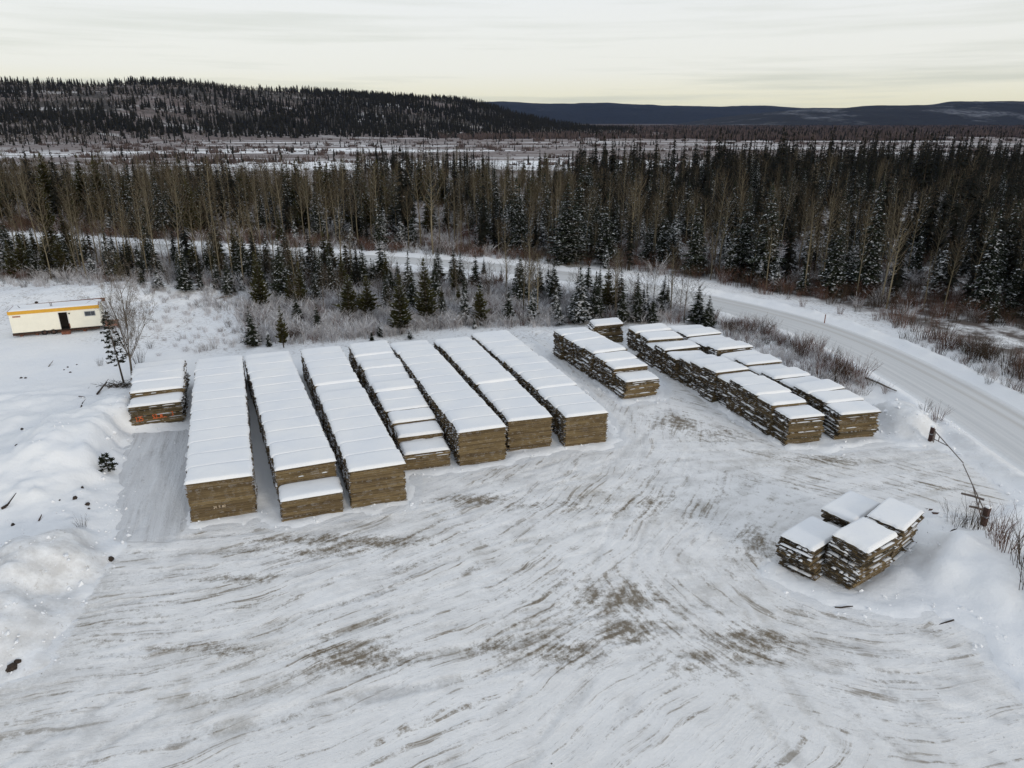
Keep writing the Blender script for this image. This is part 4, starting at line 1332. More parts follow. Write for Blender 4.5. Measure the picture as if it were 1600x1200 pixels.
# ------------------------------------------------------------------ office trailer
def trailer():
    ax_, ay_ = ground_pt(20, 521, .55)
    bx_, by_ = ground_pt(160, 508.5, .55)
    rz = math.atan2(by_ - ay_, bx_ - ax_)
    Lx, Dy, H_ = math.hypot(bx_ - ax_, by_ - ay_), 3.0, 2.5
    base = .55
    SX = Lx / 9.75
    t = empty('office_trailer', (ax_, ay_, 0), rz)
    tag(t, 'cream office trailer with ochre stripe, open door and snow on its roof', 'trailer')
    th = .06
    dx0, dx1, dh = Lx * .535, Lx * .535 + .9, 2.02      # doorway
    wx0, wx1, wz0, wz1 = Lx * .825, Lx * .825 + 1.15, 1.32, 1.92
    mb = MB()
    mb.box(0, dx0, 0, th, base, base + H_); mb.box(dx1, wx0, 0, th, base, base + H_)
    mb.box(dx0, dx1, 0, th, base + dh, base + H_)
    mb.box(wx0, wx1, 0, th, base, base + wz0); mb.box(wx0, wx1, 0, th, base + wz1, base + H_); mb.box(wx1, Lx, 0, th, base, base + H_)
    mb.build('front_wall', M_WALL, t)
    for nm, (x0, x1, y0, y1) in (('back_wall', (0, Lx, Dy - th, Dy)), ('end_wall', (0.001, th, th, Dy - th)), ('end_wall', (Lx - th, Lx - .001, th, Dy - th))):
        mb = MB(); mb.box(x0, x1, y0, y1, base, base + H_); mb.build(nm, M_WALL, t)
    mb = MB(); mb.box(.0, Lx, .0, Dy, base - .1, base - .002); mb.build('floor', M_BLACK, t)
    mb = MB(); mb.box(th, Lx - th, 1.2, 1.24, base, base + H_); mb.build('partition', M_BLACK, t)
    mb = MB(); mb.box(-.05, Lx + .05, -.05, Dy + .05, base + H_ + .002, base + H_ + .09); mb.build('roof', M_METAL, t)
    mb = MB(); mb.box(-.055, Lx + .055, -.075, -.052, base + H_ - .30, base + H_ + .10); mb.build('stripe', M_BAND, t)
    mb = MB(); mb.box(-.075, -.056, -.05, Dy + .05, base + H_ - .26, base + H_ + .10); mb.build('end_trim', M_REDWOOD, t)
    # vertical ribs of the siding
    mb = MB()
    for k in range(40):
        x = .12 + k * .245
        if dx0 - .06 < x < dx1 + .06 or wx0 - .06 < x < wx1 + .06: continue
        mb.box(x, x + .02, -.010, -.001, base + .02, base + H_ - .31)
    o = mb.build('siding_rib', M_WALL, t); o['kind'] = 'stuff'
    # roof snow
    nx, ny = 60, 20
    A, B = np.meshgrid(np.linspace(0, 1, nx), np.linspace(0, 1, ny))
    e = np.clip(1 - np.abs(2 * A - 1) ** 40, 0, 1) ** .5 * np.clip(1 - np.abs(2 * B - 1) ** 14, 0, 1) ** .5
    me_o = grid_mesh('roof_snow', A * (Lx + .04) - .02, B * (Dy + .04) - .02, base + H_ + .085 + .14 * e + .05 * e * (fbm(A * 9, B * 4, 3, 7) - .5), M_SNOW)
    me_o.parent = t
    # doorway, door leaf standing open, step
    fr_ = MB(); fr_.box(dx0 - .05, dx0, -.03, .0, base, base + dh + .05); fr_.box(dx1, dx1 + .05, -.03, .0, base, base + dh + .05); fr_.box(dx0, dx1, -.03, .0, base + dh, base + dh + .05)
    fr_.build('door_frame', M_DOOR, t)
    dr = MB(); rot = Matrix.Translation((dx1, -.04, base)) @ Matrix.Rotation(math.radians(-148), 4, 'Z')
    dr.box(-.86, 0, -.02, .02, .62, 1.98, 0, mat=rot); d1 = dr.build('door', M_DOOR, t)
    dr = MB(); dr.box(-.66, -.26, -.03, -.021, 1.15, 1.75, 0, mat=rot); dr.box(-.66, -.26, .021, .03, 1.15, 1.75, 0, mat=rot); dr.build('pane', M_GLASS, d1)
    dr = MB(); dr.box(-.86, 0, -.022, .022, .04, .615, 0, mat=rot); dr.build('kick_panel', M_BROWNTRIM, d1)
    st = MB(); st.box(dx0, dx1 + .1, -.75, -.1, .3, .36); st.box(dx0 + .05, dx1 + .05, -.7, -.2, 0.0, .3); st.build('step', M_BROWNTRIM, t)
    lm = MB(); lm.tube([(dx1 + .25, -.02, base + 1.85), (dx1 + .25, -.14, base + 1.85)], [.07, .09], 8); lm.build('wall_lamp', M_BLACK, t)
    # window: frame, two panes
    wf_ = MB()
    for b in ((wx0, wx0 + .06, wz0, wz1), (wx1 - .06, wx1, wz0, wz1), (wx0 + .06, wx1 - .06, wz0, wz0 + .06), (wx0 + .06, wx1 - .06, wz1 - .06, wz1), (wx0 + .66, wx0 + .70, wz0 + .06, wz1 - .06)):
        wf_.box(b[0], b[1], -.04, .01, base + b[2], base + b[3])
    wo = wf_.build('window', M_METAL, t)
    for a, b in ((wx0 + .06, wx0 + .66), (wx0 + .70, wx1 - .06)):
        p = MB(); p.box(a, b, -.012, -.004, base + wz0 + .06, base + wz1 - .06); p.build('pane', M_GLASS, wo)
    cu = MB(); cu.box(wx0 + .07, wx0 + .3, .03, .05, base + wz0, base + wz1); cu.box(wx0 + .8, wx1 - .07, .03, .05, base + wz0 + .1, base + wz1); cu.build('curtain', M_DOOR, wo)
    ew = MB(); ew.box(-.03, -.001, 1.1, 1.7, base + 1.3, base + 1.95); ew.build('end_window', M_GLASS, t)
    sg = MB(); sg.box(.35, 1.15, -.03, -.011, base + 1.86, base + 2.03); sg.build('small_sign', M_REDWOOD, t)
    # chassis: skids, axle wheels, blocks
    for y0 in (.25, 2.55):
        sk = MB(); sk.box(-.1, Lx - .4, y0, y0 + .2, .16, .44); sk.build('skid', M_RUST, t)
    for x0 in (3.2, 4.15):
        wh = MB(); wh.tube([(x0, .0, .32), (x0, .22, .32)], [.34, .34], 14); wo2 = wh.build('wheel', M_BLACK, t)
        hb = MB(); hb.tube([(x0, -.02, .32), (x0, .0, .32)], [.14, .16], 10); hb.build('hub', M_RUST, wo2)
    for x0 in (.6, 2.2, 7.2):
        bk = MB(); bk.box(x0, x0 + .3, .2, .6, -.05, .158); bk.build('block', M_BROWNTRIM, t)
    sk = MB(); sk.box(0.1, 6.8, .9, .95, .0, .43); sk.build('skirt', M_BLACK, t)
    # roof fittings
    v = MB(); v.tube([(4.3, .9, base + H_), (4.3, .9, base + H_ + .52)], [.10, .10], 10); v.tube([(4.3, .9, base + H_ + .5), (4.3, .9, base + H_ + .6)], [.15, .12], 10); v.build('vent_pipe', M_METAL, t)
    v = MB(); v.tube([(1.15, 1.2, base + H_), (.85, 1.2, base + H_ + .5)], [.05, .05], 6); v.build('bent_pipe', M_METAL, t)
    hp = MB(); hp.tube([(Lx - .02, .1, base + .9), (Lx + .12, .02, base + 1.15)], [.03, .03], 5); hp.tube([(Lx, .02, base + H_ + .1), (Lx + .1, .02, base + H_ + .5)], [.04, .04], 6); hp.build('bracket', M_BROWNTRIM, t)
    return t, ax_, ay_, rz, Lx


tr_o, tx, ty, trz, tlen = trailer()


def local(lx, ly):
    return tx + lx * math.cos(trz) - ly * math.sin(trz), ty + lx * math.sin(trz) + ly * math.cos(trz)


# deck beside the trailer
x, y = local(tlen + .1, .6)
t = empty('wooden_deck', (x, y, 0), trz)
tag(t, 'small faded red wooden deck at the right end of the trailer', 'deck')
mb = MB()
for k in range(9):
    mb = MB(); mb.box(.0 + k * .17, .155 + k * .17, 0, 1.6, .62, .66); mb.build('deck_plank', M_REDWOOD, t)
mb = MB(); mb.box(0, 1.55, -.04, -.002, .25, .66); mb.build('front_board', M_REDWOOD, t)
for lx in (.05, 1.4):
    mb = MB(); mb.box(lx, lx + .1, .02, .12, -.1, .615); mb.build('leg', M_BROWNTRIM, t)
mb = MB(); mb.box(.0, .1, -.12, -.045, -.1, 1.25); mb.build('corner_post', M_RUST, t)

# long beam propped behind the trailer
x, y = local(.8, 5.2)
t = empty('long_beam', (x, y, 0), trz + math.radians(3))
tag(t, 'long rusty brown beam raised on stands behind the trailer', 'beam')
mb = MB(); mb.box(0, 8.6, -.12, .12, 2.36, 2.78); mb.build('beam', M_BROWNTRIM, t)
mb = MB()
for lx in (.6, 4.3, 8.0):
    mb = MB(); mb.box(lx, lx + .15, -.3, .3, -.2, 2.355); mb.build('stand', M_RUST, t)


def clod(px, py, size, label, kind='clod'):
    x, y = ground_pt(px, py); z = gz(x, y)
    x, y = ground_pt(px, py, z); z = gz(x, y)
    mb = MB()
    n = 7; size *= .8
    v0 = []
    for lv, (rr_, zz) in enumerate(((.9, -.3), (1.0, .15), (.6, .65))):
        for j in range(n):
            a = 6.283 * j / n + lv * .4
            q = rr_ * R.uniform(.75, 1.2)
            v0.append((math.cos(a) * q * size, math.sin(a) * q * size * .8, (zz + R.uniform(-.1, .15)) * size))
    mb.v = v0 + [(0, 0, size * .85)]
    for lv in range(2):
        for j in range(n):
            mb.f.append((lv * n + j, lv * n + (j + 1) % n, (lv + 1) * n + (j + 1) % n, (lv + 1) * n + j)); mb.m.append(0)
    for j in range(n):
        mb.f.append((2 * n + j, 2 * n + (j + 1) % n, 3 * n)); mb.m.append(0)
    o = mb.build('earth_clod', M_CLOD)
    o.location = (x, y, z); o.rotation_euler = (0, 0, R.uniform(0, 6))
    tag(o, label, 'clod', 'clods of earth lying on the snow')
    return o


for c in ((56, 469, .33, 'dark clod on the snow behind the trailer'),
          (33, 591, .20, 'left one of two small dark clods below the trailer'),
          (40, 591, .19, 'right one of two small dark clods below the trailer'),
          (106, 574, .16, 'dark clod at the crest of the long snow bank'),
          (100, 578, .13, 'small clod just left of the bank crest'),
          (110, 582, .17, 'small dark clod just under the bank crest'),
          (120, 570, .12, 'small clod at the right end of the bank crest'),
          (36, 678, .19, 'single dark clod high on the left bank face'),
          (27, 699, .22, 'wide dark clod on the left bank face'),
          (119, 722, .17, 'small dark clod level with the pine sprig'),
          (89, 765, .12, 'tiny clod above the large dark clods of the bank'),
          (116, 775, .24, 'large dark clod in the middle of the snow bank'),
          (136, 786, .22, 'dark clod with a crumbled trail below it on the bank'),
          (138, 793, .15, 'crumbled earth just below the trailing clod'),
          (20, 819, .18, 'dark clod low on the left bank near the frame edge'),
          (21, 1014, .22, 'round dark clod at the lower left corner'),
          (12, 1026, .34, 'largest red-brown clod at the lower left corner'),
          (21, 1035, .16, 'small clod under the largest lower left clod'),
          (174, 876, .28, 'dark lump at the foot of the icy lane')):
    clod(*c)


def stick(px0, py0, px1, py1, r, label, lift0=.05, lift1=.1, mat=None):
    x0, y0 = ground_pt(px0, py0); x1, y1 = ground_pt(px1, py1)
    z0, z1 = gz(x0, y0), gz(x1, y1)
    x0, y0 = ground_pt(px0, py0, z0); x1, y1 = ground_pt(px1, py1, z1)
    mb = MB()
    pts = [Vector((0, 0, lift0))]
    e = Vector((x1 - x0, y1 - y0, gz(x1, y1) - gz(x0, y0) + lift1))
    for f in (.35, .7, 1): pts.append(pts[0].lerp(e, f) + Vector((R.uniform(-.04, .04), R.uniform(-.04, .04), R.uniform(0, .05))))
    mb.tube(pts, [r, r * .9, r * .75, r * .5], 6)
    if lift1 > .15: mb.tube([pts[2], pts[2] + Vector((r * 3, r * 5, r * 5))], [r * .5, r * .2], 4)
    o = mb.build('fallen_branch', mat or M_RUST)
    o.location = (x0, y0, gz(x0, y0))
    tag(o, label, 'branch', 'branches and poles lying on the snow')


for s in ((152, 617, 168, 606, .10, 'short dark log leaning by the pine trunk, left of it', .1, .45, M_CLOD),
          (0, 785, 12, 777, .11, 'thick dark stick at the left frame edge on the bank', .05, .2, M_CLOD),
          (56, 796, 62, 792, .05, 'small brown stick low on the bank', .03, .1, M_RUST),
          (76, 573, 83, 568, .05, 'thin grey stick on the crest of the bank', .03, .2, M_TWIG_GREY),
          (124, 623, 134, 624, .04, 'thin stick lying flat in the middle of the bank', .03, .06, M_RUST),
          (127, 638, 130, 631, .06, 'short upright dark stick on the bank', .03, .2, M_CLOD),
          (204, 936, 228, 929, .05, 'thin dark stick pressed into the yard snow, lower left', .03, .03, M_CLOD),
          (338, 467, 372, 462, .10, 'snow-dusted fallen log behind the rows near the forest belt', .1, .5, M_TWIG_GREY),
          (1450, 983, 1490, 974, .07, 'dark stick on the right turning circle', .03, .06, M_CLOD),
          (1392, 989, 1415, 992, .06, 'dark stick below the four separate piles', .03, .05, M_CLOD),
          (1304, 950, 1330, 953, .05, 'short dark stick just under the frontmost pile', .03, .05, M_CLOD),
          (1410, 790, 1456, 797, .04, 'thin dark pole on the snow right of the four piles', .03, .05, M_CLOD),
          (1352, 586, 1400, 615, .10, 'grey wooden rail lying along the road edge', .12, .12, M_TWIG_GREY),
          (1484, 838, 1491, 841, .07, 'short dark stick on the bank right of the four piles', .03, .1, M_CLOD)):
    stick(*s)

# broken lumps of ploughed snow along the banks
rs9 = np.random.RandomState(909)
mbc = MB()
def chunk(x, y, z, r):
    i = len(mbc.v)
    for (a, b, c) in ((1, 0, 0), (0, 1, 0), (-1, 0, 0), (0, -1, 0), (0, 0, 1), (0, 0, -1)):
        f = rs9.uniform(.6, 1.25)
        mbc.v.append((x + (a + rs9.uniform(-.35, .35)) * r * f, y + (b + rs9.uniform(-.35, .35)) * r * f, z + (c + rs9.uniform(-.2, .2)) * r * f * .8))
    for (p, q) in ((0, 1), (1, 2), (2, 3), (3, 0)):
        mbc.f.append((i + p, i + q, i + 4)); mbc.f.append((i + q, i + p, i + 5)); mbc.m += [0, 0]
cps = []
n_ = 9000
xs_ = rs9.uniform(-40, 42, n_); ys_ = rs9.uniform(18, 78, n_)
ins_ = in_poly(xs_, ys_, YARD_W); dd_ = poly_dist(xs_, ys_, YARD_W)
kk = ((~ins_) & (dd_ < 1.4) & (rs9.uniform(0, 1, n_) < .55)) | ((~ins_) & (xs_ < -23) & (dd_ < 14) & (rs9.uniform(0, 1, n_) < .10 + .3 * (ys_ < 38))) | (np.hypot(xs_ - 33.2, ys_ - 54.5) < 4.2) | (ins_ & (dd_ < .8) & (rs9.uniform(0, 1, n_) < .3))
xs_, ys_ = xs_[kk], ys_[kk]
for x, y, z in zip(xs_, ys_, np.maximum(ground_z(xs_, ys_), 0.0)):
    for _ in range(2):
        chunk(x + rs9.normal(0, .2), y + rs9.normal(0, .2), z, rs9.uniform(.04, .10) if rs9.uniform() < .8 else rs9.uniform(.1, .2))
o = mbc.build('snow_chunks', M_SNOW)
tag(o, 'broken lumps of ploughed snow strewn along the yard edge and banks', kind='stuff')

# brush heap at the foot of the pine
x, y = ground_pt(190, 608)
mb = MB()
R = random.Random(5)
for k in range(260):
    a = Vector((R.gauss(0, .9), R.gauss(0, .35), abs(R.gauss(0, .22))))
    mb.sliver(a, a + Vector((R.uniform(-.7, .7), R.uniform(-.4, .4), R.uniform(-.1, .3))), .05)
o = mb.build('brush_heap', M_BARK); o.location = (x, y, gz(x, y))
tag(o, 'dark heap of cut brush at the foot of the pine, left of the short row', 'brush heap')

# ------------------------------------------------------------------ gate, posts, rails by the road
def gate_post(px, py, h, wd, label, snowtop):
    x, y = ground_pt(px, py)
    t = empty('gate_post', (x, y, gz(x, y)), math.radians(25))
    tag(t, label, 'gate post', 'gate posts at the yard entrance')
    mb = MB(); mb.box(-wd / 2, wd / 2, -wd / 2, wd / 2, -.4, h); mb.build('post', M_POST, t)
    mb = MB(); mb.box(-wd / 2 - .02, wd / 2 + .02, -wd / 2 - .02, wd / 2 + .02, h * .48, h * .54); mb.build('strap', M_METAL, t)
    mb = MB(); mb.box(-wd / 2 - .01, wd / 2 + .01, -wd / 2 - .01, wd / 2 + .01, h + .002, h + .09); mb.build('snow_top', M_SNOW, t)
    return x, y


p1 = gate_post(1452, 692, 1.2, .21, 'short dark red-brown gate post near the end of the last row', True)
p2 = gate_post(1536, 822, 1.3, .28, 'thick rusty gate post among the bushes at the right', True)


def swing_gate(a, b, label, hz=1.0):
    """triangular pipe leaf hinged at a, tip at b"""
    a = Vector(a); b = Vector(b)
    t = empty('swing_gate', (a.x, a.y, gz(a.x, a.y)), math.atan2(b.y - a.y, b.x - a.x))
    tag(t, label, 'gate', 'pipe gate leaves')
    L = (b - a).length
    mb = MB(); mb.tube([(.15, 0, hz), (L, 0, hz - .08)], [.038, .034], 6); mb.build('top_rail', M_PIPE, t)
    mb = MB(); mb.tube([(.2, 0, .35), (L * .5, 0, hz - .06)], [.035, .035], 6); mb.build('brace', M_PIPE, t)
    for f in (.06, .2):
        mb = MB(); mb.tube([(L * f, 0, .35 + (hz - .4) * f * 2 if f > .1 else .1), (L * f, 0, hz)], [.035, .035], 6); mb.build('upright', M_PIPE, t)
    mb = MB(); mb.tube([(.12, 0, .1), (.12, 0, hz + .15)], [.05, .05], 6); mb.build('hinge_pipe', M_PIPE, t)


mid = ground_pt(1500, 744)
swing_gate((p1[0] + .1, p1[1] - .1), mid, 'bent pipe gate leaf hinged on the upper gate post')
swing_gate((p2[0] - .1, p2[1] + .1), mid, 'pipe gate leaf hinged on the thick rusty post')
# log rails beside the lower post
for (a, b, z0, lab) in (((1498, 786), (1534, 796), .9, 'upper weathered log rail left of the thick gate post'), ((1512, 798), (1536, 804), .5, 'lower weathered log rail left of the thick gate post')):
    x0, y0 = ground_pt(*a); x1, y1 = ground_pt(*b)
    mb = MB(); mb.tube([(0, 0, z0), ((x1 - x0) * .5, (y1 - y0) * .5, z0 + .03), (x1 - x0, y1 - y0, z0 - .02)], [.07, .075, .08], 7)
    o = mb.build('log_rail', M_PIPE); o.location = (x0, y0, gz(x0, y0))
    tag(o, lab, 'rail', 'log rails by the gate')
for (px, py, lab) in ((1466, 797, 'rusty upper plank lying by the four separate piles'), (1474, 803, 'dark lower plank lying by the four separate piles')):
    x, y = ground_pt(px, py)
    mb = MB(); mb.box(-.7, .7, -.12, .12, 0, .09)
    o = mb.build('loose_plank', M_RUST); o.location = (x, y, gz(x, y) + .06); o.rotation_euler = (.05, .04, R.uniform(-.1, .1))
    tag(o, lab, 'plank', 'loose planks near the gate')
# reflector post on the far road edge
x, y = ground_pt(1288, 505)
t = empty('road_marker', (x, y, gz(x, y)))
tag(t, 'thin wooden marker post on the far edge of the road bend', 'marker post')
mb = MB(); mb.box(-.05, .05, -.03, .03, -.3, 1.25); mb.build('post', M_BROWNTRIM, t)
mb = MB(); mb.box(-.052, .052, -.034, -.031, .98, 1.12); mb.build('reflector', M_POST, t)

# ------------------------------------------------------------------ single trees and shrubs
R = random.Random(21)
x, y = ground_pt(207, 592)
tr, cr = broad_tree(height_to(y, 446) * .98, 3.0, 12)
R = random.Random(22)
t = empty('bare_tree', (x, y, gz(x, y)), math.radians(10)); t.scale = (.60, .60, 1); t.rotation_euler = (0, .05, .17)
tag(t, 'tall leafless tree with spreading branches behind the short left row', 'tree')
tr.build('trunk', M_TWIG_GREY, t, True); cr.build('crown', M_TWIG_GREY, t)
x, y = ground_pt(194, 600)
tr, cr = scraggly_pine(height_to(y, 489), 1.25, 31, 95, .26)
t = empty('pine_tree', (x, y, gz(x, y)))
tag(t, 'thin crooked pine with open crown in front of the bare tree', 'pine tree')
tr.build('trunk', M_BARK, t, True); cr.build('crown', M_SPRUCE_SNOWY, t)
x, y = ground_pt(168, 728)
zz = gz(x, y); x, y = ground_pt(168, 728, zz)
tr, cr = scraggly_pine(1.5, .75, 33, 40, .05)
t = empty('pine_sapling', (x, y, gz(x, y) - .1)); t.rotation_euler = (.25, .1, 0)
tag(t, 'small pine sapling poking out of the snow bank beside the icy lane', 'pine sapling')
tr.build('trunk', M_BARK, t); cr.build('crown', M_SPRUCE, t)

R = random.Random(23)
NEAR = [  # kind, base x, base y, top y, width factor, label
    ('snowy_spruce', 12, 430, 368, 1.5, 'broad snow-dusted spruce at the far left edge'), ('spruce', 58, 432, 372, 1.2, 'narrow dark spruce second from the left edge'),
    ('pine', 78, 431, 370, 1.4, 'open-crowned pine behind the trailer, left'), ('pine', 100, 431, 370, 1.3, 'ragged pine behind the trailer, right'),
    ('spruce', 224, 456, 414, 1.2, 'small dark spruce left of the snowy one above the bare tree'), ('snowy_spruce', 250, 462, 418, 1.5, 'snow-laden small spruce up the slope from the bare tree'),
    ('spruce', 292, 464, 385, 1.1, 'dark spruce at the front of the left belt'), ('spruce', 315, 461, 418, 1.1, 'short spruce right of the front belt spruce'),
    ('spruce', 396, 542, 479, 1.15, 'dark spruce behind the gap of the first two long rows'), ('snowy_spruce', 421, 545, 514, 1.0, 'tiny frosted spruce behind the second long row'),
    ('pine', 444, 548, 478, .9, 'olive young pine behind the second long row'), ('pine', 410, 486, 395, 1.0, 'tall olive pine left of the dark spruces behind the second row'),
    ('spruce', 442, 470, 368, 1.0, 'tall dark spruce above the second long row'), ('spruce', 466, 505, 458, 1.2, 'small spruce above the gap before the third row'),
    ('spruce', 497, 522, 474, 1.1, 'small dark spruce above the third long row'), ('spruce', 520, 460, 388, 1.0, 'dark spruce between the two tall ones above the third row'),
    ('spruce', 503, 462, 408, 1.3, 'bushy spruce above the third long row'), ('pine', 546, 500, 428, 1.5, 'bushy olive pine above the fourth row, left one'),
    ('pine', 576, 500, 430, 1.4, 'bushy olive pine above the fourth row, right one'), ('spruce', 568, 452, 392, 1.1, 'dark spruce left of the road bend clearing'),
    ('spruce', 583, 449, 403, 1.2, 'shorter spruce right beside the clearing'), ('spruce', 594, 527, 502, 1.2, 'tiny spruce left of the largest olive pine'),
    ('pine', 627, 522, 428, 1.2, 'largest olive pine above the fifth row'), ('snowy_spruce', 641, 530, 512, 1.3, 'tiny snowy spruce under the largest olive pine'),
    ('spruce', 646, 490, 418, 1.1, 'narrow spruce behind the largest olive pine'), ('pine', 667, 506, 402, 1.1, 'tall dense olive pine beside the road clearing'),
    ('spruce', 692, 502, 462, 1.1, 'small spruce right of the tall dense pine'), ('snowy_spruce', 727, 505, 452, 1.2, 'snow-dusted spruce above the seventh row, left'),
    ('pine', 751, 508, 446, 1.4, 'olive pine above the seventh row'), ('spruce', 756, 430, 402, 1.0, 'slim spruce on the road verge at mid frame'),
    ('spruce', 612, 464, 410, 1.1, 'slim dark spruce left of the paired verge spruces'), ('spruce', 622, 446, 410, 1.1, 'slim dark spruce right of the verge pair'),
    ('spruce', 581, 533, 515, 1.2, 'tiniest spruce behind the fourth row'), ('snowy_spruce', 832, 502, 450, 1.1, 'snowy spruce behind the seventh row end'),
    ('spruce', 843, 470, 412, 1.2, 'dark spruce by the road behind the wide lane'), ('spruce', 866, 476, 414, 1.3, 'full dark spruce behind the wide lane'),
    ('snowy_spruce', 873, 508, 470, 1.2, 'small snowy spruce behind the shorter row'), ('snowy_spruce', 906, 505, 428, 1.3, 'large snow-laden spruce above the shorter row'),
    ('pine', 948, 492, 418, 1.2, 'open pine mixed with bare stems above the lone pile'), ('spruce', 972, 506, 450, 1.2, 'dark spruce above the lone jumbled pile'),
    ('spruce', 995, 503, 446, 1.3, 'dark bushy spruce left of the ragged rows'), ('spruce', 1018, 505, 462, 1.3, 'shorter spruce right beside the bushy dark one'),
    ('spruce', 1088, 506, 446, 1.5, 'taller of two dark spruces at the corner of the road'), ('spruce', 1106, 512, 462, 1.4, 'shorter of two dark spruces at the corner of the road'),
    ('wide_aspen', 1010, 478, 408, 1.0, 'leafless tree left of the paired bare trees'), ('wide_aspen', 1047, 492, 412, 1.0, 'leafless spreading tree left of the corner spruces'),
    ('wide_aspen', 1062, 494, 420, .9, 'slim leafless tree nearest the corner spruces'), ('aspen', 828, 502, 370, 1.2, 'tall pale bare aspen behind the wide lane'),
    ('aspen', 818, 496, 385, 1.2, 'bare aspen left of the tall pale one'), ('wide_aspen', 962, 500, 415, 1.0, 'leafless tree behind the lone jumbled pile'),
    ('spruce', 888, 414, 286, 1.6, 'huge broad dark spruce beyond the road at mid frame'), ('spruce', 561, 318, 246, 1.4, 'dark old spruce standing above the forest at centre left'),
    ('snowy_spruce', 915, 402, 350, 1.2, 'snow-dusted spruce right of the huge broad spruce')]
CATS = {'spruce': ('spruce_tree', 'spruce tree'), 'snowy_spruce': ('spruce_tree', 'spruce tree'), 'dark_spruce': ('spruce_tree', 'spruce tree'), 'pine': ('pine_tree', 'pine tree'),
        'aspen': ('bare_tree', 'bare tree'), 'wide_aspen': ('bare_tree', 'bare tree'), 'willow': ('willow_shrub', 'shrub'), 'grey_willow': ('willow_shrub', 'shrub')}
taken = []
for (k, px, py, top, wdt, lab) in NEAR:
    x, y = ground_pt(px, py); h_ = max(.9, height_to(y, top) - gz(x, y))
    plant(k, x, y, h_, CATS[k][0], CATS[k][1], lab, wide=wdt * (1.25 if 'spruce' in k or k == 'pine' else 1))
    taken.append((x, y))


CLEAR = [(1090, 345, 5, 26), (1185, 322, 4, 22), (1255, 352, 4, 22), (1432, 368, 6, 12), (1528, 366, 6, 14), (505, 335, 5, 24), (668, 340, 4, 24), (935, 306, 9, 14), (1050, 306, 12, 12),
         (400, 345, 5, 16), (1340, 330, 8, 16), (790, 330, 4, 20), (590, 318, 6, 20), (1130, 390, 3.5, 8), (980, 352, 3, 20), (1480, 430, 4, 10), (250, 330, 5, 20)]
CLEAR = [ground_pt(a, b) + (c, d_) for a, b, c, d_ in CLEAR]


def cleared(x, y):
    k = np.zeros(np.shape(x), bool)
    for cx, cy, rx, ry in CLEAR: k |= ((x - cx) / rx) ** 2 + ((y - cy) / ry) ** 2 < 1
    return k


def fill(poly_px, spacing, seed, clear=None, thr=None, nsc=20.0, maxn=99999):
    """jittered points of a ground polygon; clearings come from smooth noise"""
    W = np.array([ground_pt(*p) for p in poly_px])
    rs = np.random.RandomState(seed)
    x0, y0 = W.min(0); x1, y1 = W.max(0)
    nx = int((x1 - x0) / spacing) + 1; ny = int((y1 - y0) / spacing) + 1
    A, B = np.meshgrid(np.arange(nx), np.arange(ny))
    xs = x0 + (A + rs.uniform(0, 1, A.shape)) * spacing; ys = y0 + (B + rs.uniform(0, 1, B.shape)) * spacing
    xs, ys = xs.ravel(), ys.ravel()
    k = in_poly(xs, ys, W)
    xs, ys = xs[k], ys[k]
    k = ~cleared(xs, ys) | (rs.uniform(0, 1, xs.shape) < .12)
    xs, ys = xs[k], ys[k]
    if thr is not None:
        k = fbm(xs / nsc, ys / nsc, 3, seed) > thr
        xs, ys = xs[k], ys[k]
    return xs, ys


allp = []      # (kind, x, y, h, wide, zone)


def zone(poly, spacing, seed, mix, hr, name, thr=None, nsc=20.0, widen=1.0):
    xs, ys = fill(poly, spacing, seed, thr=thr, nsc=nsc)
    rs = random.Random(seed)
    ks = [m_[0] for m_ in mix]; ws = [m_[1] for m_ in mix]
    rd_ = road_dist(xs, ys) if len(xs) else []
    for x, y, r_ in zip(xs, ys, rd_):
        if abs(r_) < 7.5: continue
        k = rs.choices(ks, ws)[0]
        lo, hi = hr[k] if isinstance(hr, dict) else hr
        allp.append((k, float(x), float(y), rs.uniform(lo, hi) * rs.uniform(.82, 1.12), widen * rs.uniform(.85, 1.25) * (1.0 if 'aspen' in k else 1.22), name))


HR = {'spruce': (5, 15), 'snowy_spruce': (3, 9), 'dark_spruce': (7, 18), 'pine': (7, 16), 'aspen': (8, 16.5), 'wide_aspen': (5, 9)}
BELT = 'belt'
zone([(-160, 408), (-160, 432), (0, 434), (150, 440), (260, 456), (380, 466), (480, 468), (570, 462), (580, 432), (400, 418), (200, 408), (0, 398)], 2.5, 401,
     [('aspen', 4.2), ('spruce', 4.5), ('dark_spruce', 2.5), ('snowy_spruce', .8), ('pine', 2), ('wide_aspen', 1.5)],
     {'spruce': (3, 8), 'snowy_spruce': (2.5, 5.5), 'dark_spruce': (4.5, 9), 'pine': (4, 9), 'aspen': (8, 15), 'wide_aspen': (3, 7)}, BELT, thr=.24, nsc=7)
zone([(420, 440), (420, 490), (560, 500), (680, 495), (800, 490), (800, 440), (560, 430)], 2.9, 402, [('spruce', 3.6), ('wide_aspen', 3.5), ('pine', 2.2), ('snowy_spruce', 1)],
     {'spruce': (2.5, 7.5), 'snowy_spruce': (2, 5), 'wide_aspen': (3, 6), 'pine': (3, 7.5)}, BELT, thr=.36, nsc=8)
zone([(790, 455), (790, 508), (1120, 505), (1080, 480), (950, 455)], 2.7, 403, [('spruce', 4), ('wide_aspen', 2.6), ('snowy_spruce', 1), ('aspen', 1)],
     {'spruce': (3, 7), 'snowy_spruce': (2.5, 5.5), 'wide_aspen': (3.5, 7), 'aspen': (6, 10)}, BELT, thr=.30, nsc=6)
zone([(380, 480), (380, 535), (760, 515), (760, 490), (560, 480)], 8.0, 404, [('spruce', 2), ('snowy_spruce', 2)], (1.2, 3), BELT, thr=.45)
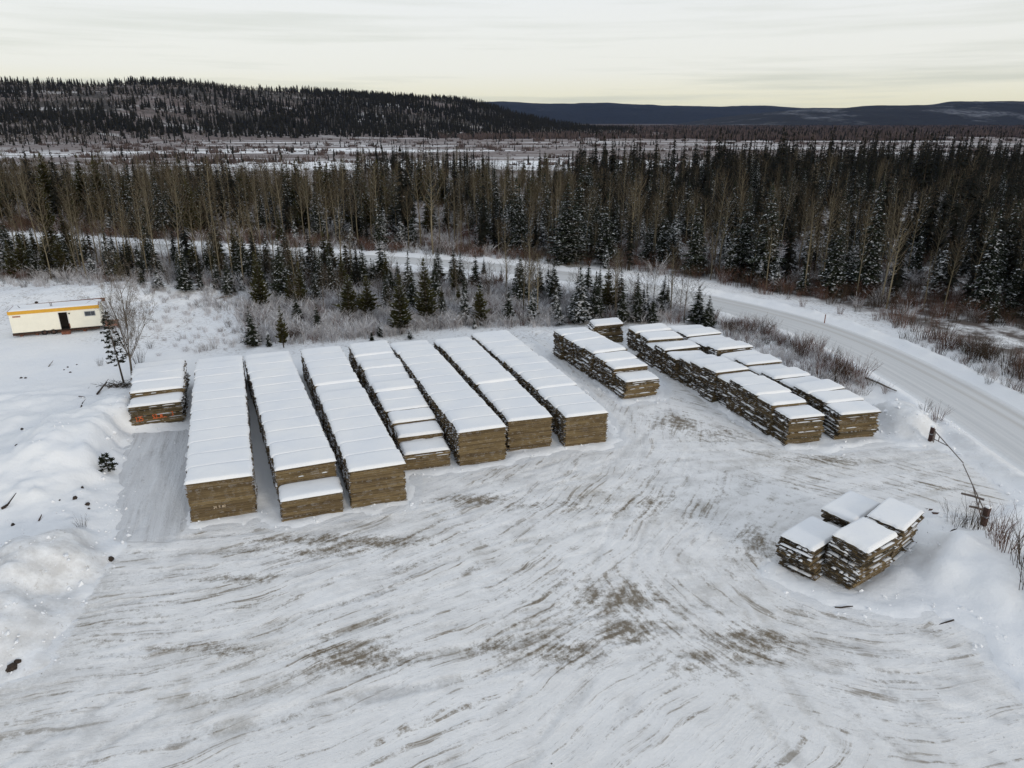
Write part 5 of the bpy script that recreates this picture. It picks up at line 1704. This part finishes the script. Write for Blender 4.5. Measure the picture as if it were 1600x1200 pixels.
# forest beyond the road: front strip of aspens, then mixed, then dark spruce
FR = 'forest'
zone([(-250, 378), (0, 358), (200, 370), (400, 384), (700, 400), (700, 345), (400, 335), (0, 320), (-250, 320)], 3.5, 405,
     [('aspen', 6), ('pine', 1.8), ('dark_spruce', 1.5), ('spruce', 2.2), ('snowy_spruce', .8)], HR, FR, thr=.38, nsc=12)
zone([(700, 400), (900, 414), (1100, 438), (1200, 456), (1300, 466), (1400, 486), (1600, 516), (1850, 560), (1850, 420), (1500, 390), (1200, 375), (900, 350), (700, 345)], 3.5, 406,
     [('aspen', 5.5), ('dark_spruce', 1.8), ('spruce', 2.4), ('snowy_spruce', .9)], {**HR, 'aspen': (7, 15), 'dark_spruce': (6, 16)}, FR, thr=.39, nsc=12)
zone([(1250, 380), (1250, 430), (1500, 470), (1850, 520), (1850, 400), (1500, 360)], 3.6, 416, [('dark_spruce', 5), ('spruce', 3), ('snowy_spruce', 1)], HR, FR, thr=.46)
zone([(-250, 318), (0, 318), (400, 333), (700, 343), (900, 349), (900, 310), (700, 300), (400, 292), (0, 286), (-250, 290)], 4.2, 407,
     [('aspen', 5), ('pine', 2), ('dark_spruce', 2.5), ('spruce', 2), ('snowy_spruce', .5)], HR, FR, thr=.39, nsc=24)
zone([(900, 349), (1200, 373), (1500, 388), (1850, 418), (1850, 330), (1500, 300), (1200, 300), (900, 305)], 4.2, 408,
     [('aspen', 2), ('dark_spruce', 5), ('spruce', 4), ('snowy_spruce', .5)], {**HR, 'dark_spruce': (9, 20)}, FR, thr=.40, nsc=24)
zone([(-300, 290), (0, 288), (400, 292), (900, 306), (900, 276), (640, 282), (400, 284), (0, 282), (-300, 284)], 5.2, 409,
     [('pine', 4), ('dark_spruce', 4), ('aspen', 3), ('spruce', 2)], {**HR, 'pine': (6, 14), 'dark_spruce': (6, 16), 'aspen': (6, 14)}, FR, thr=.38, nsc=40)
zone([(900, 306), (1200, 299), (1500, 298), (1850, 325), (1850, 262), (1200, 262), (900, 272)], 5.0, 410,
     [('dark_spruce', 7), ('aspen', 1.5), ('spruce', 2)], {**HR, 'dark_spruce': (9, 23), 'spruce': (6, 16)}, FR, thr=.30, nsc=40)
zone([(560, 272), (1000, 272), (1000, 256), (560, 258)], 7.0, 411, [('dark_spruce', 6), ('aspen', 2)], {**HR, 'dark_spruce': (10, 17)}, FR, thr=.42, nsc=50)

# the 300 nearest of each kind are single trees, the rest is one mass
allp.sort(key=lambda q: q[1] ** 2 + q[2] ** 2)
inview = lambda q: -30 < project(q[1], q[2], 3)[0] < 1630
quota = {'spruce_tree': 300 - 36, 'pine_tree': 300 - 12, 'bare_tree': 300 - 8}
LOOK = {'spruce': 'dark green spruce', 'snowy_spruce': 'snow-dusted spruce', 'dark_spruce': 'slender black spruce', 'pine': 'olive-green pine', 'aspen': 'tall leafless aspen',
        'wide_aspen': 'wide leafless tree'}


def tree_label(k, zn, x, y):
    px = project(x, y)[0]
    rank = 'front edge' if zn == FR and road_dist(np.array([x]), np.array([y]))[0] < 22 else 'depths'
    if zn == BELT:
        pl = 'in the belt between trailer and road' if px < 260 else ('in the belt behind the first three long rows' if px < 560 else 'before the road, behind the right-hand rows')
    else:
        w_ = 'behind the trailer' if px < 300 else ('above the long rows' if px < 640 else ('opposite the wide lane' if px < 1000 else ('above the road bend' if px < 1300 else 'right of the road')))
        pl = 'in the %s of the far forest %s' % (rank, w_)
    return LOOK[k] + ' ' + pl, '%ss %s' % (LOOK[k], pl)


rest = []
FK = ['spruce', 'snowy_spruce', 'dark_spruce', 'pine', 'aspen', 'wide_aspen']
starts = {}
c_ = 0
for k in FK: starts[k] = c_; c_ += len(KINDS[k])
zs = ground_z(np.array([q[1] for q in allp]), np.array([q[2] for q in allp]))
for q, z_ in zip(allp, zs):
    k, x, y, h_, wd, zn = q
    nm, cat = CATS[k]
    if quota[nm] > 0 and inview(q):
        quota[nm] -= 1
        lab, grp = tree_label(k, zn, x, y)
        plant(k, x, y, h_, nm, cat, lab, grp, wide=wd, z=float(z_))
    else:
        n = len(KINDS[k])
        rest.append((x, y, float(z_), h_ / 10 * wd, h_ / 10, R.uniform(0, 6.28), starts[k] + R.randrange(n)))
scatter('forest', rest, 'dense mixed winter forest stretching back to the open bog', 'forest', FK)

# shrubs along the road: single bushes
R = random.Random(55)
SH = []


def shrub_line(pts, n, spread, kinds, hr, lab, grp):
    P = catmull(pts, 10)
    for i in range(n):
        u = (i + R.random()) / n * (len(P) - 1); a = P[int(u)]; b = P[min(int(u) + 1, len(P) - 1)]
        p = a + (b - a) * (u - int(u))
        x = p[0] + R.gauss(0, spread); y = p[1] + R.gauss(0, spread)
        if abs(float(road_dist(np.array([x]), np.array([y]))[0])) < 4.6: continue
        k = R.choice(kinds)
        plant(k, x, y, R.uniform(*hr), 'willow_shrub', 'shrub', lab, grp, wide=R.uniform(.8, 1.2))


gp = ground_pt
shrub_line([gp(1130, 515), gp(1180, 522), gp(1235, 545), gp(1290, 575), gp(1330, 600)], 46, 1.0, ['willow', 'willow', 'grey_willow'], (1.3, 2.7),
           'red-brown willow bush between the last row and the road', 'willow bushes between the last row and the road')
shrub_line([gp(1440, 525), gp(1500, 550), gp(1560, 570), gp(1620, 600)], 44, 1.1, ['willow', 'grey_willow'], (1.4, 2.8),
           'brown willow bush on the snowy verge beyond the road', 'willow bushes on the right verge')
shrub_line([gp(1250, 452), gp(1300, 462), gp(1180, 450), gp(1380, 500), gp(1430, 510)], 40, 1.6, ['willow', 'grey_willow'], (1.2, 2.6),
           'willow bush at the foot of the forest beyond the road bend', 'willow bushes at the forest foot')
shrub_line([gp(700, 452), gp(760, 452), gp(830, 462)], 26, 1.8, ['willow', 'grey_willow'], (1.8, 3.2),
           'tall willow bush on the near verge of the road at mid frame', 'willow bushes on the near verge')
shrub_line([gp(1470, 540), gp(1540, 585), gp(1600, 625), gp(1660, 680)], 16, 1.2, ['grey_willow'], (.8, 1.5),
           'low grey bush on the outer bank of the road', 'low bushes on the outer bank')
for (px, py, h_, lab, k) in ((1562, 888, 2.4, 'large red-brown bush below the thick gate post', 'willow'), (1548, 872, 2.0, 'brown bush just behind the large one below the gate post', 'willow'),
                             (1592, 918, 2.6, 'bare grey sapling bush at the right edge, upper', 'grey_willow'), (1606, 948, 2.2, 'bare grey bush at the right edge, lower', 'grey_willow'),
                             (1492, 822, 1.7, 'sparse grey bush left of the thick gate post', 'grey_willow'), (1516, 828, 1.9, 'sparse dark bush beside the thick gate post', 'grey_willow'),
                             (1462, 668, 1.6, 'small brown bush behind the short gate post', 'willow'), (1442, 655, 1.3, 'grey bush on the heap behind the short gate post', 'grey_willow'),
                             (1383, 618, 1.0, 'little reddish bush by the rail along the road', 'willow'), (218, 570, 1.7, 'brown bush right of the bare tree trunk', 'grey_willow'),
                             (157, 572, .9, 'low frosted bush left of the pine', 'grey_willow'), (1528, 850, 1.4, 'thin bush stems under the log rails', 'grey_willow'),
                             (133, 843, .8, 'tuft of thin stalks on the bank above the dirty mound', 'grey_willow')):
    x, y = gp(px, py)
    plant(k, x, y, h_, 'willow_shrub', 'shrub', lab, wide=1.05)

# frosted thicket behind the rows (nobody could count it)
pts = []
starts_f = [KINDS['frosted'], KINDS['grey_willow'], KINDS['willow']]


def thicket(poly, spacing, seed, hr, frac, thr=None, nsc=8):
    xs, ys = fill(poly, spacing, seed, thr=thr, nsc=nsc)
    rd_ = road_dist(xs, ys); zz_ = ground_z(xs, ys)
    ins_y = in_poly(xs, ys, YARD_W)
    rs = random.Random(seed)
    for x, y, r_, z_, iy in zip(xs, ys, rd_, zz_, ins_y):
        if abs(r_) < 5.6 or iy: continue
        k = rs.random(); h_ = rs.uniform(*hr)
        idx = rs.randrange(4) if k < frac[0] else (4 + rs.randrange(4) if k < frac[1] else 8 + rs.randrange(4))
        pts.append((x, y, z_, h_ / 2 * rs.uniform(.9, 1.4), h_ / 2, rs.uniform(0, 6.28), idx))


thicket([(300, 478), (300, 556), (385, 548), (390, 470)], 1.5, 512, (.5, 1.3), (.85, 1), thr=.46, nsc=5)
thicket([(385, 470), (372, 500), (395, 520), (380, 542), (470, 538), (600, 528), (730, 512), (800, 512), (960, 505), (1110, 505), (1130, 500), (1000, 470), (800, 448), (560, 452)], 0.9, 501, (.7, 2.0), (.76, .92))
thicket([(215, 470), (235, 560), (375, 548), (385, 470)], 2.3, 502, (.4, 1.0), (.8, 1), thr=.42)
thicket([(0, 428), (0, 450), (130, 455), (300, 480), (380, 480), (400, 462), (260, 450), (150, 436)], 1.5, 503, (.5, 1.3), (.75, .95))
thicket([(-100, 385), (0, 385), (380, 408), (620, 424), (620, 455), (400, 465), (200, 445), (-100, 430)], 1.5, 504, (1.0, 2.4), (.5, .85))
thicket([(1120, 505), (1120, 535), (1250, 600), (1350, 628), (1370, 610), (1300, 562), (1200, 512)], 1.1, 505, (.6, 1.5), (.55, .85))
thicket([(1400, 505), (1400, 535), (1500, 585), (1620, 640), (1700, 640), (1700, 560), (1500, 520)], 1.9, 506, (.5, 1.5), (.4, .8), thr=.42)
thicket([(0, 362), (400, 386), (700, 402), (900, 414), (1100, 438), (1200, 458), (1300, 470), (1400, 492), (1620, 520), (1620, 480), (1300, 440), (1100, 415), (900, 395), (700, 385), (400, 370), (0, 345)],
        1.8, 507, (1.2, 3.0), (.12, .5))
thicket([(0, 345), (400, 370), (700, 385), (900, 395), (1300, 440), (1620, 480), (1620, 360), (1200, 330), (900, 310), (400, 300), (0, 300)], 2.8, 508, (1.2, 3.4), (.40, .7), thr=.3)
scatter('frosted_thicket', pts, 'frosted grey willow thicket between the piles and the road and under the forest', 'thicket', ['frosted', 'grey_willow', 'willow'])

# ------------------------------------------------------------------ bog, hill and plain: masses of far trees
rs = np.random.RandomState(77)


def far_scatter(xs, ys, hr, idx_choices, extra=0.0):
    z = ground_z(xs, ys, False)
    out = []
    for x, y, zz in zip(xs, ys, z):
        i = idx_choices[rs.randint(len(idx_choices))]
        h_ = rs.uniform(*hr) / (3.0 if 5 <= i < 8 else 10.0)
        out.append((x, y, zz - .2, h_ * rs.uniform(.8, 1.5), h_, rs.uniform(0, 6.28), i))
    return out


# scattered small spruces and scrub on the bog
n = 5200
ys = 430 * np.exp(rs.uniform(0, 1, n) * math.log(1900 / 430.0)); xs = rs.uniform(-.95, .95, n) * ys
k = (fbm(xs / 120, ys / 60, 4, 91) > .50) & (hill_h(xs, ys) < 3)
bog = far_scatter(xs[k], ys[k], (2, 7), [0, 1, 2, 3, 4, 5, 6, 7])
n = 3600
ys = 430 * np.exp(rs.uniform(0, 1, n) * math.log(2200 / 430.0)); xs = rs.uniform(-.95, .95, n) * ys
k = (hill_h(xs, ys) < 3)
bog += far_scatter(xs[k], ys[k], (.8, 2.2), [5, 6, 7])
scatter('bog_scrub', bog, 'small black spruces and scrub scattered over the snowy bog', 'scrub', ['far_conifer', 'far_scrub'])
# hill forest: thin and mixed at its foot, dense and dark higher up
n = 58000
ys = rs.uniform(700, 2300, n); xs = rs.uniform(-1.35, .30, n) * ys
hh_ = hill_h(xs, ys)
dens = fbm(xs / 130, ys / 110, 5, 95); mixd = fbm(xs / 200, ys / 90, 4, 96)
basey = np.interp(xs, [-3000, -680, -432, -188, 60, 245, 600], [700, 960, 1180, 1290, 1500, 1760, 2100])
up_ = sstep(ys - basey, -90, 260)
left = sstep(-xs, 350, 620)
k = (ys > basey - 110) & (ys < basey + 950) & (xs < 330) & (dens > .50 - .22 * up_ + .05 * left * (1 - sstep(hh_, 40, 70))) & (rs.uniform(0, 1, n) < .25 + .75 * up_)
bare = (mixd + .25 * left - .30 * up_ + rs.uniform(-.12, .12, n)) > .40
hill_p = far_scatter(xs[k & ~bare], ys[k & ~bare], (7, 19), [0, 1, 2, 3, 4]) + far_scatter(xs[k & bare], ys[k & bare], (5, 13), [8, 9, 10, 8, 9, 10, 1, 3])
scatter('hill_forest', hill_p, 'dark conifer forest covering the hill at the left', 'forest', ['far_conifer', 'far_scrub', 'far_bare'])
# wooded plain at the right, brown scrub in front of dark woods
n = 20000
ys = 1150 * np.exp(rs.uniform(0, 1, n) * math.log(5200 / 1150.0)); xs = rs.uniform(-.1, .95, n) * ys
k = (hill_h(xs, ys) < 2) & ((fbm(xs / 260, ys / 200, 4, 97) > .45) | (ys > 2000))
scatter('plain_forest', far_scatter(xs[k], ys[k], (5, 14), [0, 1, 2, 3, 4, 5, 6, 7, 5, 6, 7]), 'brown scrub and dark woods on the plain before the far hills', 'forest', ['far_conifer', 'far_scrub'])

# ------------------------------------------------------------------ thin winter haze
m = bpy.data.materials.new('thin_haze'); m.use_nodes = True
t = NT(m.node_tree)
pv = t.n('ShaderNodeVolumePrincipled', {'Color': (0.26, 0.45, 1.0, 1), 'Density': 0.9e-5, 'Anisotropy': 0.2})
om = t.n('ShaderNodeOutputMaterial'); t.t.links.new(pv.outputs[0], om.inputs['Volume'])
mb = MB(); mb.box(-20500, 20500, -900, 20500, -12, 460)
hz = mb.build('haze', m)
tag(hz, 'thin blue winter haze in front of the far hills', 'haze', kind='stuff')
